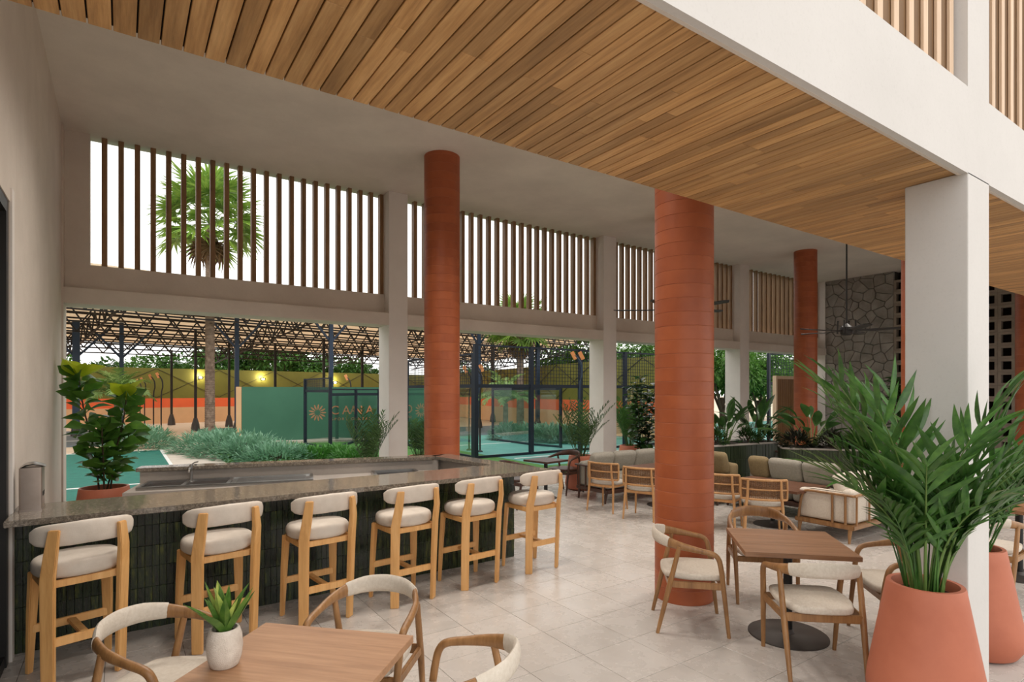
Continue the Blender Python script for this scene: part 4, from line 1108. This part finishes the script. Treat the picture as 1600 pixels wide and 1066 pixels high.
for (u, lb, sd, mt) in ((-1.05, 'low dark shrub at the left end of the right planter', 70, LEAFR), (-.45, 'low dark shrub in the right planter under the broad leaves', 71, LEAFR), (.0, 'low dark shrub in the middle of the right planter', 72, LEAFB), (.9, 'low dark shrub at the right end of the right planter', 73, LEAFR)):
    v = MP(pl2, u, -.1); bush(v.x, v.y, HP, .27, .30, 260, .16, .04, mt, lb, sd, group='shrubs in the planters')
tp = potted(8.9, 3.55, .35 * U, .13 * U, .17 * U, 'tall dark leafy plant in a pot before the breeze block screen'); tp.name = 'potted_tall_plant'
rnd = random.Random(74); bm_ = [leaf_mesh(.5, .16, LEAFB, droop=d) for d in (.2, .45)]
MB().sweep([(0, 0, .6), (.03, 0, 1.4), (0, .04, 2.2)], [.03, .025, .015], 8, sub=3).build('stem', BARK, tp)
for k in range(46):
    a = k * 2.4; aim(part('leaf', bm_[k % 2], tp), Vector((0, 0, .9 + 1.35 * k / 46)), (math.cos(a), math.sin(a), rnd.uniform(.1, .8)), rnd.uniform(-.3, .3), rnd.uniform(.7, 1.1))

# succulent in a white pot on the front table
sx_, sy_ = at(351, 1040, HT)
t = thing('potted_succulent', (sx_, sy_, HT), 0, 'small spiky succulent in a rough white ceramic pot on the front table', 'potted plant')
MB().lathe([(.052, 0), (.062, .006), (.074, .04), (.080, .085), (.076, .130), (.066, .160), (.062, .166), (.055, .165), (.053, .155), (.052, .140)], 36).build('pot', CERAM, t, smooth=50)
MB().lathe([(.053, .138), (.05, .145), (.005, .150)], 24).build('soil', SOIL, t)
rnd = random.Random(81)
sl = [MB().blade((0, 0, 0), (1, 0, 0), .24, droop=d, fold=.3, prof=[.6, .9, 1, .9, .7, .4, 0]).mesh('leaf', mt, smooth=60) for d, mt in ((-.1, LEAFS), (.05, LEAFS2), (.15, LEAFS))]
for k in range(22):
    a = k * 2.4; tl = R(8 + 36 * (k / 22)); q = .012 + .01 * k / 22
    aim(part('leaf', sl[k % 3], t), Vector((math.cos(a) * q, math.sin(a) * q, .14)), (math.cos(a) * math.sin(tl), math.sin(a) * math.sin(tl), math.cos(tl)), 0, rnd.uniform(.17, .25))
t.scale = (.9, .9, .98)

# ------------------------------------------------------------------ the garden and courts
def seg_wall(name, x0, y0, x1, y1, th, z0, z1, mat, parent=None):
    a = math.atan2(y1 - y0, x1 - x0); L = math.hypot(x1 - x0, y1 - y0)
    return MB().box(0, 0, z0, L, th, z1).build(name, mat, parent, (x0, y0, 0), rz=a, smooth=0)
wy = lambda x: 36.4 + 2.9 + .21 * x
K = (22.0, wy(22))
for (a, b, lb) in (((-22, wy(-22)), K, 'long boundary wall in beige, orange and olive behind the courts'), (K, (16.6, 12.5), 'boundary wall in beige, orange and olive on the right side of the courts')):
    t = thing('boundary_wall', (0, 0, 0), 0, lb, 'wall', kind='structure')
    seg_wall('base_band', *a, *b, .25, 0, .95, BEIGEW, t)
    seg_wall('orange_band', *a, *b, .25, .95, 1.5, ORANGE, t)
    L = math.hypot(b[0] - a[0], b[1] - a[1]); n = int(L / 3.4)
    for i in range(n):
        p = (a[0] + (b[0] - a[0]) * i / n, a[1] + (b[1] - a[1]) * i / n); q = (a[0] + (b[0] - a[0]) * (i + 1) / n, a[1] + (b[1] - a[1]) * (i + 1) / n)
        seg_wall('olive_panel', *p, *q, .25, 1.5, 3.28, OLIVE, t)
        dxn, dyn = (q[0] - p[0]) / (L / n), (q[1] - p[1]) / (L / n); nr = Vector((dyn, -dxn, 0)) * .02
        m = MB(); P0, Q0 = Vector((*p, 1.55)) + nr, Vector((*q, 1.55)) + nr
        m.bar(P0, Q0 + Vector((0, 0, 1.7)), .02); m.bar(P0 + Vector((0, 0, 1.7)), Q0, .02); m.build('cable_cross', TRUSSM, t, smooth=0)

# green court wall with the sports club's sign
ga, gbp = (3.42, 22.75), (10.6, 20.95)
gd = Vector((gbp[0] - ga[0], gbp[1] - ga[1], 0)).normalized(); gang = math.atan2(gd.y, gd.x)
gw = thing('court_wall', (ga[0], ga[1], 0), gang, 'tall green court wall with an orange sun emblem and lettering', 'wall')
GL = math.hypot(gbp[0] - ga[0], gbp[1] - ga[1])
MB().box(.18, 0, .0, GL, .22, 2.07).build('panel', GREENW, gw, smooth=0, bevel=.01)
MB().box(0, -.02, 0, .18, .24, 2.07).build('end_post', BEIGEW, gw, smooth=0, bevel=.01)
MB().box(0, -.45, 0, GL, -.0, .09).build('kerb', PAVE, gw, smooth=0)
def along(px):
    r = (px - 800) / FPX; dx, dy = math.sin(TH) + math.cos(TH) * r, math.cos(TH) - math.sin(TH) * r
    det = gd.x * -dy + gd.y * dx
    return (-ga[0] * -dy + -ga[1] * dx) / det
def text(body, u, z, size, space, name, parent, mat, ex=.012):
    cu = bpy.data.curves.new(name, 'FONT'); cu.body = body; cu.size = size; cu.space_character = space; cu.extrude = ex; cu.materials.append(mat)
    o = bpy.data.objects.new(name, cu); C.objects.link(o); o.parent = parent; o.location = (u, -.015, z); o.rotation_euler = (R(90), 0, 0); return o
text('CANA', along(516), 1.03, .47, 1.42, 'lettering', gw, LOGO)
text('SPORT CENTRE', along(518), .80, .145, 1.55, 'small_lettering', gw, LOGO, .006)
cu_ = along(496)
for k in range(13):
    a = 2 * math.pi * k / 13; m = MB(); prof = []
    c0 = Vector((math.cos(a), 0, math.sin(a))); s0 = Vector((-math.sin(a), 0, math.cos(a)))
    pts = [c0 * .10 - s0 * .006, c0 * .20 - s0 * .030, c0 * .29 - s0 * .022, c0 * .32, c0 * .29 + s0 * .022, c0 * .20 + s0 * .030, c0 * .10 + s0 * .006]
    n = len(pts); m.add([p + Vector((0, -.014, 0)) for p in pts] + list(pts), [tuple(range(n)), tuple(range(2 * n - 1, n - 1, -1))] + [(i, n + i, n + (i + 1) % n, (i + 1) % n) for i in range(n)])
    m.build('emblem_ray', LOGO, gw, (cu_, 0, 1.10), smooth=0)

# glass court enclosures
def enclosure(pts, label, hg=2.05, hm=3.2, wires=True, post=.08):
    t = thing('court_enclosure', (0, 0, 0), 0, label, 'enclosure', 'navy framed glass court enclosures')
    for x, y in pts: MB().box(x - post / 2, y - post / 2, 0, x + post / 2, y + post / 2, hm).build('post', NAVYD, t, smooth=0)
    for (a, b) in zip(pts, pts[1:]):
        A, B = Vector((*a, 0)), Vector((*b, 0)); d = (B - A).normalized(); up = Vector((0, 0, 1))
        A2, B2 = A + d * post / 2, B - d * post / 2
        for z, w_ in ((.04, .07), (hg, .10), (hm - .03, .05)): MB().bar(A2 + up * z, B2 + up * z, .06, w_).build('rail', NAVYD, t, smooth=0)
        m = MB(); m.bar(A2 + up * .08 + d * .0, A2 + up * (hg - .06), .001); 
        nr = Vector((d.y, -d.x, 0)) * .006
        q = [A2 - nr, B2 - nr, B2 + nr, A2 + nr]
        MB().prism([(v.x, v.y) for v in q], .08, hg - .05).build('pane', GLASS, t, smooth=0)
        if wires:
            m = MB(); L = (B2 - A2).length; n = int(L / .11)
            for i in range(1, n): m.bar(A2 + d * L * i / n + up * (hg + .05), A2 + d * L * i / n + up * (hm - .05), .012)
            for i in range(1, 10): zz = hg + .05 + (hm - hg - .1) * i / 10; m.bar(A2 + up * zz, B2 + up * zz, .012)
            o = m.build('wire_mesh', NAVYD, t, smooth=0); o['kind'] = 'stuff'
    return t
e1 = at(477, 694.5); e2 = at(516, 704); e3 = at(556, 691)
enclosure([e1, e2], 'single glass panel standing at right angles to the green wall', 1.92, 2.36, True, .10)
enclosure([e2, e3, at(592, 690)], 'two glass panels with thin navy posts in front of the sign', 1.80, 2.0, False, .09)
x0 = at(743, 717)
enclosure([x0, (x0[0] + 1.95, x0[1]), (x0[0] + 3.9, x0[1]), (x0[0] + 5.9, x0[1]), (x0[0] + 7.9, x0[1]), (x0[0] + 10.5, x0[1])], 'long glass court side beyond the second garden bay', 2.06, 3.25, True, .12)
enclosure([(x0[0], x0[1] + .12), (x0[0], x0[1] + 2.4), (x0[0], x0[1] + 4.7), (x0[0] + .1, x0[1] + 6.8)], 'glass court side running back towards the green wall', 2.06, 3.0, True, .09)
enclosure([at(770, 688), at(830, 696), at(876, 700)], 'far glass panels between court and hedge', 2.0, 2.06, False, .08)
enclosure([(19.5, 12.0), (22.5, 10.6), (26, 9.2), (30, 8.0)], 'dark glass court side seen through the right garden bays', 2.2, 3.3, True, .10)

# hedges and shrubs
def jun(px, py, rx, rz_, mt, lb, sd, n=900, ll=.24): 
    x, y = at(px, py); bush(x, y, 0, rx, rz_, n, ll, .045, mt, lb, sd, group='low shrubs along the path', name='juniper_shrub')
jun(212, 703, 1.0, .78, LEAFJ, 'blue green juniper left of the path, behind the fiddle leaf plant', 101)
jun(238, 697, .8, .62, LEAFJ, 'blue green juniper at the left edge of the path', 102)
jun(320, 706, 1.0, .62, LEAFJ, 'blue green juniper at the foot of the tall palm trunk', 103, 1200)
jun(352, 712, 1.0, .74, LEAFJ, 'blue green juniper just right of the palm trunk', 104, 1300)
jun(392, 716, 1.0, .66, LEAFJ, 'blue green juniper in front of the green wall corner', 105, 1300)
jun(432, 720, 1.0, .46, LEAFJ, 'blue green juniper above the bar ledge, left of the green leafy bed', 106, 1100)
for i, (px, py, q) in enumerate(((452, 713, 'left'), (492, 716, 'middle'), (528, 714, 'right'), (556, 720, 'far right'))):
    jun(px, py, .75, .30, LEAFG, 'bright green low leafy clump in the bed below the sign, ' + q, 110 + i, 700, .18)
for i, (px, py, q) in enumerate(((796, 687, 'leftmost'), (826, 688, 'second'), (854, 690, 'third'), (880, 691, 'fourth'), (903, 692, 'rightmost'))):
    x, y = at(px, py); bush(x, y, 0, .85, .62, 700, .26, .06, LEAFJ, 'grey green hedge shrub behind the court glass, %s of five' % q, 120 + i, group='hedge behind the glass court', name='hedge_shrub')

# palms
def trunk(t, H, r0, r1, mat=TRUNK, ring=.09, bend=0.0):
    m = MB(); n = int(H / ring); prof = []
    for i in range(n):
        u = i / n; r = r0 + (r1 - r0) * u; prof += [(r * 1.0, i * ring), (r * 1.05, i * ring + ring * .55), (r * .97, i * ring + ring * .95)]
    m.lathe(prof, 14); return m.build('trunk', mat, t, smooth=30)
def fan_frond(rnd, pet, rad, n, mat, name='frond'):
    m = MB(); m.sweep([(0, 0, 0), (pet * .5, 0, .06 * pet), (pet, 0, 0)], [.022, .016, .012], 5)
    for k in range(n):
        a = R(-115 + 230 * k / (n - 1)); rr = rad * (1 - .22 * abs(k / (n - 1) - .5) * 2)
        v = Vector((math.cos(a), math.sin(a), rnd.uniform(-.05, .05)))
        m.blade((pet, 0, 0), Vector((pet, 0, 0)) + v * rr, rad * .14, droop=rnd.uniform(.05, .35), fold=.3, prof=[.2, .8, .8, .4, 0])
    return m.mesh(name, mat, smooth=0)
def fan_palm(px, d, H, cr, label, seed, nf=46, r=.19, nd=14):
    x, y = atD(px, d); rnd = random.Random(seed)
    t = thing('fan_palm', (x, y, 0), 0, label, 'palm tree')
    trunk(t, H, r, r * .8)
    ms = [fan_frond(rnd, cr * .56, cr * .46, 18, FANLEAF) for _ in range(4)]
    dms = [fan_frond(rnd, cr * .40, cr * .38, 14, FANDRY, 'dry_frond') for _ in range(2)]
    for k in range(nf):
        e = 1 - 1.55 * (k + .5) / nf; a = k * 2.39996; q = math.sqrt(max(0, 1 - min(1, e * e)))
        o = part('frond', ms[k % 4], t); aim(o, Vector((0, 0, H + .15 * e)), (math.cos(a) * q, math.sin(a) * q, e), rnd.uniform(-.5, .5), rnd.uniform(.82, 1.06))
    for k in range(nd):
        a = k * 2.4; o = part('dry_frond', dms[k % 2], t); o['label'] = 'hanging dry brown frond'
        aim(o, Vector((0, 0, H - .1)), (math.cos(a) * .42, math.sin(a) * .42, -1), rnd.uniform(-.5, .5), rnd.uniform(.7, 1))
    return t
fan_palm(328, 23.5, 1.9 + 6.9, 2.6, 'tall fan palm seen through the leftmost slat screen', 131)
fan_palm(813, 30, 1.9 + 3.25, 2.1, 'fan palm with a brown skirt behind the second garden bay', 132, 42, .2, 40)
def date_palm(px, d, H, label, seed, L=1.7, n=26):
    x, y = atD(px, d); rnd = random.Random(seed); t = thing('feather_palm', (x, y, 0), 0, label, 'palm tree')
    trunk(t, H, .14, .11)
    ms = [frond_mesh('frond', DATELEAF, L, R(a0), R(a1), 26, .46, .055, rnd, u0=.12, rr=.018, droop=.3, ang=60, lift=.15) for a0, a1 in ((5, 70), (20, 110), (40, 135), (55, 140))]
    for k in range(n):
        s = rnd.uniform(.8, 1.05); put('frond', ms[(k * 4) // n], t, (0, 0, H), rz=k * 2.4, rot=(0, 0, k * 2.4), sc=(s, s, s))
date_palm(184, 21, 1.62, 'small feather palm behind the fiddle leaf plant', 141, 1.35)
date_palm(790, 27, 1.35, 'small feather palm seen through the court glass', 142, 1.8)

# trees beyond the boundary walls
def tree(px, d, H, rx, label, seed, mat=LEAFT, n=1900, base=.45, q=.34):
    x, y = atD(px, d); rnd = random.Random(seed); t = thing('tree', (x, y, 0), 0, label, 'tree', 'trees beyond the courts')
    m = MB(); bl = []
    zc, rz_ = H * (base + 1) / 2, H * (1 - base) / 2
    for k in range(11):
        a = k * 2.4; e = rnd.uniform(-.8, .85); w_ = math.sqrt(1 - e * e); bl.append((Vector((math.cos(a) * rx * .62 * w_, math.sin(a) * rx * .62 * w_, zc + rz_ * .66 * e)), rx * rnd.uniform(.34, .52)))
    for k in range(n):
        c, r = bl[k % 11]
        v = Vector((rnd.gauss(0, 1), rnd.gauss(0, 1), rnd.gauss(0, 1))).normalized(); p = c + Vector((v.x * r, v.y * r, v.z * r * .8)) * rnd.uniform(.6, 1.05)
        w_ = (v + Vector((rnd.uniform(-.8, .8), rnd.uniform(-.8, .8), rnd.uniform(-.9, .4)))).normalized()
        m.blade(p, p + w_ * q * rnd.uniform(.7, 1.4), q * .75, droop=.2, prof=[.5, 1, 0])
    o = m.build('crown', mat, t, smooth=0); o['kind'] = 'stuff'
    m = MB(); m.sweep([(0, 0, 0), (.05, 0, H * base * .6), (0, .05, H * base + rz_ * .3)], [.2, .15, .1], 8, sub=2)
    for k in range(5): m.sweep([(0, 0, H * base * .8), bl[k][0]], [.08, .03], 5)
    m.build('trunk', BARK, t)
TR = [(100, 46, 4.9, 2.4, 'far left tree beside the left wall', 0), (165, 50, 5.0, 2.2, 'round tree seen left of the second navy column', 0), (246, 47, 5.2, 2.6, 'tree behind the boundary wall right of the feather palm', 0), (284, 52, 4.6, 1.6, 'small tree between the feather palm and the palm trunk', 0),
      (338, 46, 5.6, 2.6, 'tree behind the trunk of the tall fan palm', 0), (398, 47, 6.4, 3.0, 'big tree above the left end of the green wall', 0), (440, 48, 6.5, 3.2, 'big dark tree above the middle of the green wall', 0), (478, 50, 6.0, 2.6, 'dark tree above the sun emblem', 0),
      (536, 52, 5.4, 2.2, 'tree left of the first garden pillar', 0), (585, 56, 4.6, 2.0, 'low tree close to the first garden pillar', 0), (740, 62, 5.6, 2.6, 'tree right of the red column behind the bar', 0), (875, 46, 6.0, 2.6, 'dark tree right of the skirted fan palm', 0), (925, 40, 5.6, 2.0, 'tree left of the middle garden pillar', 0),
      (985, 32, 5.4, 2.2, 'large tree right of the middle garden pillar', 1), (1015, 29, 5.0, 2.0, 'bright tree left of the largest red column', 1), (1060, 30, 5.2, 2.4, 'tree hidden behind the largest red column', 1), (1128, 29, 5.0, 1.9, 'bright tree between red column and third garden pillar', 1),
      (1185, 30, 4.5, 1.8, 'bright tree just right of the third garden pillar', 1), (1212, 38, 5.2, 2.4, 'tall bright tree above the wooden louvre panel', 1), (1255, 32, 4.8, 2.2, 'tree behind the far red column', 1), (1160, 42, 5.6, 2.6, 'tree behind the third garden pillar', 1)]
for i, (px, d, H, rx, lb, kd) in enumerate(TR): tree(px, d, H, rx, lb, 200 + i, LEAFT2 if kd else LEAFT, 4200 if kd else 2000, .2 if kd else .4, .17 if kd else .30)

# canopy over the far courts
cp = thing('court_canopy', (0, 0, 0), 0, 'wide peach coloured court canopy on dark steel space trusses', 'canopy')
eu = Vector((.979, .205, 0)); en = Vector((.205, -.979, 0)); E0 = Vector((-20, 36.4 - .21 * 20, 0))
def cpt(u, s, dz=0): return E0 + eu * u + en * s + Vector((0, 0, 4.45 + .115 * s + dz))
LC, SCN = 47.0, 13.2
a, b, c, d = cpt(0, 0), cpt(LC, 0), cpt(LC, SCN), cpt(0, SCN)
up = Vector((0, 0, .05))
MB().add([a, b, c, d, a + up, b + up, c + up, d + up], [(3, 2, 1, 0), (4, 5, 6, 7), (0, 1, 5, 4), (1, 2, 6, 5), (2, 3, 7, 6), (3, 0, 4, 7)]).build('roof_sheet', TAN, cp, smooth=0)
k = 0
while k * 1.1 <= SCN: MB().bar(cpt(0, k * 1.1, -.06), cpt(LC, k * 1.1, -.06), .05, .07).build('purlin', TRUSSM, cp, smooth=0); k += 1
for s, dep, pit in ((.1, .58, .8), (2.2, .7, .9), (4.4, .8, .95), (6.6, .85, 1.0), (8.8, .9, 1.05), (11.0, .95, 1.1), (13.0, 1.0, 1.1)):
    m = MB(); m.bar(cpt(0, s, -dep), cpt(LC, s, -dep), .06); m.bar(cpt(0, s, -.1), cpt(LC, s, -.1), .06)
    n = int(LC / pit)
    for i in range(n):
        u = i * pit; m.bar(cpt(u, s, -.1), cpt(u + pit / 2, s, -dep), .05); m.bar(cpt(u + pit / 2, s, -dep), cpt(u + pit, s, -.1), .05)
    m.build('truss', TRUSSM, cp, smooth=0)
for u in range(4, 47, 7):
    m = MB(); m.bar(cpt(u, 0, -.9), cpt(u, SCN, -.9), .06); n = 11
    for i in range(n):
        a_, c_ = SCN * i / n, SCN * (i + 1) / n; mid_ = (a_ + c_) / 2; m.bar(cpt(u, a_, -.1), cpt(u, mid_, -.9), .05); m.bar(cpt(u, mid_, -.9), cpt(u, c_, -.1), .05)
    m.build('cross_truss', TRUSSM, cp, smooth=0)
def roof_z(x, y):
    q = Vector((x, y, 0)) - E0; return 4.45 + .115 * q.dot(en) - .1
for px, d, wd, mt in ((119, 24.5, .26, NAVY), (190, 25.5, .17, NAVY), (370, 25.5, .17, NAVY), (517, 25.8, .17, NAVY), (268, 32.5, .12, TRUSSM), (305.5, 27.9, .12, TRUSSM), (358, 31.0, .11, TRUSSM), (430, 33, .13, TRUSSM), (506, 33, .13, TRUSSM), (566, 36, .13, TRUSSM), (748, 30, .16, NAVY), (840, 30, .18, NAVY), (770, 36, .13, TRUSSM)):
    x, y = atD(px, d); z = max(3.6, roof_z(x, y))
    c_ = MB().box(x - wd / 2, y - wd / 2, 0, x + wd / 2, y + wd / 2, z).build('column', mt, cp, smooth=0)
    MB().lathe([(.20, 0), (.17, .3), (.08, .62)], 8, c=(x, y)).build('column_foot', BASEM, c_, smooth=0)
    if mt is NAVY:
        m = MB()
        for sx in (-1, 1): m.bar((x, y, z - 1.6), Vector((x, y, z - .25)) + eu * sx * 1.2, .08)
        m.build('column_brace', mt, c_, smooth=0)
# lamp posts with orange heads
def lamp(px, py, H, lb, hx=-.25, two=False, d=None, col=TRUSSM):
    x, y = at(px, py) if d is None else atD(px, d)
    t = thing('lamp_post', (x, y, 0), -TH, lb, 'lamp post', 'slender lamp posts by the courts')
    MB().sweep([(0, 0, 0), (0, 0, H * .66), (.06, 0, H * .80), (.03, 0, H * .92), (hx * .5, 0, H)], .028, 8, sub=3).build('pole', col, t)
    MB().lathe([(.09, 0), (.09, .03), (.04, .06)], 12).build('foot', col, t)
    for q in ((0, .22) if two else (0,)):
        m = MB(); m.bar((hx * .5 + q + .03, 0, H - .12), (hx * .5 + q - .08, 0, H + .10), .11, .05, up=(0, 1, 0)); m.build('lamp_head', LAMPO, t, smooth=0, bevel=.008)
lamp(252, 682, 2.60, 'nearest of the four orange headed lamp posts left of the palm trunk')
lamp(240, 676, 2.60, 'second orange headed lamp post left of the palm trunk')
lamp(226, 667, 2.55, 'third orange headed lamp post, close to the feather palm')
lamp(219, 664, 2.5, 'fourth orange headed lamp post, beside the feather palm')
lamp(750, 0, 2.65, 'lamp post with twin orange heads right of the red bar column', -.3, True, 18)
lamp(733, 0, 2.62, 'lamp post with orange head touching the red bar column', -.2, False, 18.5)
lamp(906, 0, 2.95, 'lamp post with twin orange heads left of the middle garden pillar', -.3, True, 16.6, NAVY)
lamp(546, 0, 2.5, 'lamp post with orange head above the sign', -.2, False, 24.0)
# floodlights that are lit on the olive wall
for px, z, lb in ((312, 2.75, 'lit floodlight by the palm trunk on the olive wall'), (409, 2.72, 'lit floodlight above the green wall on the olive wall'), (521, 2.55, 'lit floodlight above the sign on the olive wall')):
    r = (px - 800) / FPX; dx, dy = math.sin(TH) + math.cos(TH) * r, math.cos(TH) - math.sin(TH) * r
    d = (wy(0)) / (dy - .21 * dx); x, y = d * dx, d * dy
    t = thing('floodlight', (x, y - .45, z), 0, lb, 'floodlight', 'lit floodlights on the boundary wall')
    MB().box(-.14, .02, -.09, .14, .12, .09).build('housing', BLACKM, t, smooth=0)
    MB().box(-.08, .0, -.05, .08, .02, .05).build('lens', LIT, t, smooth=0)
    MB().bar((0, .12, 0), (0, .45, -.05), .03).build('arm', BLACKM, t, smooth=0)
    ld = bpy.data.lights.new('floodlight_glow', 'POINT'); ld.energy = 55; ld.color = (1, .86, .5); ld.shadow_soft_size = .1
    lo = bpy.data.objects.new('floodlight_glow', ld); C.objects.link(lo); lo.parent = t; lo.location = (0, .22, .12)

# wooden louvre panel by the far column
xq = atY(1210, 5.35 * U); t = thing('louvre_panel', (xq, 5.35 * U, 0), R(4), 'tall wooden louvre door panel beside the far red column', 'panel')
WP, HPn = 1.5, 1.26 * U
m = MB(); m.box(0, -.06, 0, .09, .06, HPn); m.box(WP - .09, -.06, 0, WP, .06, HPn); m.box(.09, -.06, HPn - .10, WP - .09, .06, HPn); m.box(.09, -.06, 0, WP - .09, .06, .10)
m.build('frame', SLATL, t, smooth=0, bevel=.004)
lvm = MB().box(-.022, -.03, .10, .022, .03, HPn - .10).mesh('slat', CHAIRW, smooth=0)
for k in range(22): put('slat', lvm, t, (.12 + k * (WP - .24) / 21, 0, 0))
MB().box(.09, .032, .10, WP - .09, .045, HPn - .10).build('backing', DARKW, t, smooth=0)
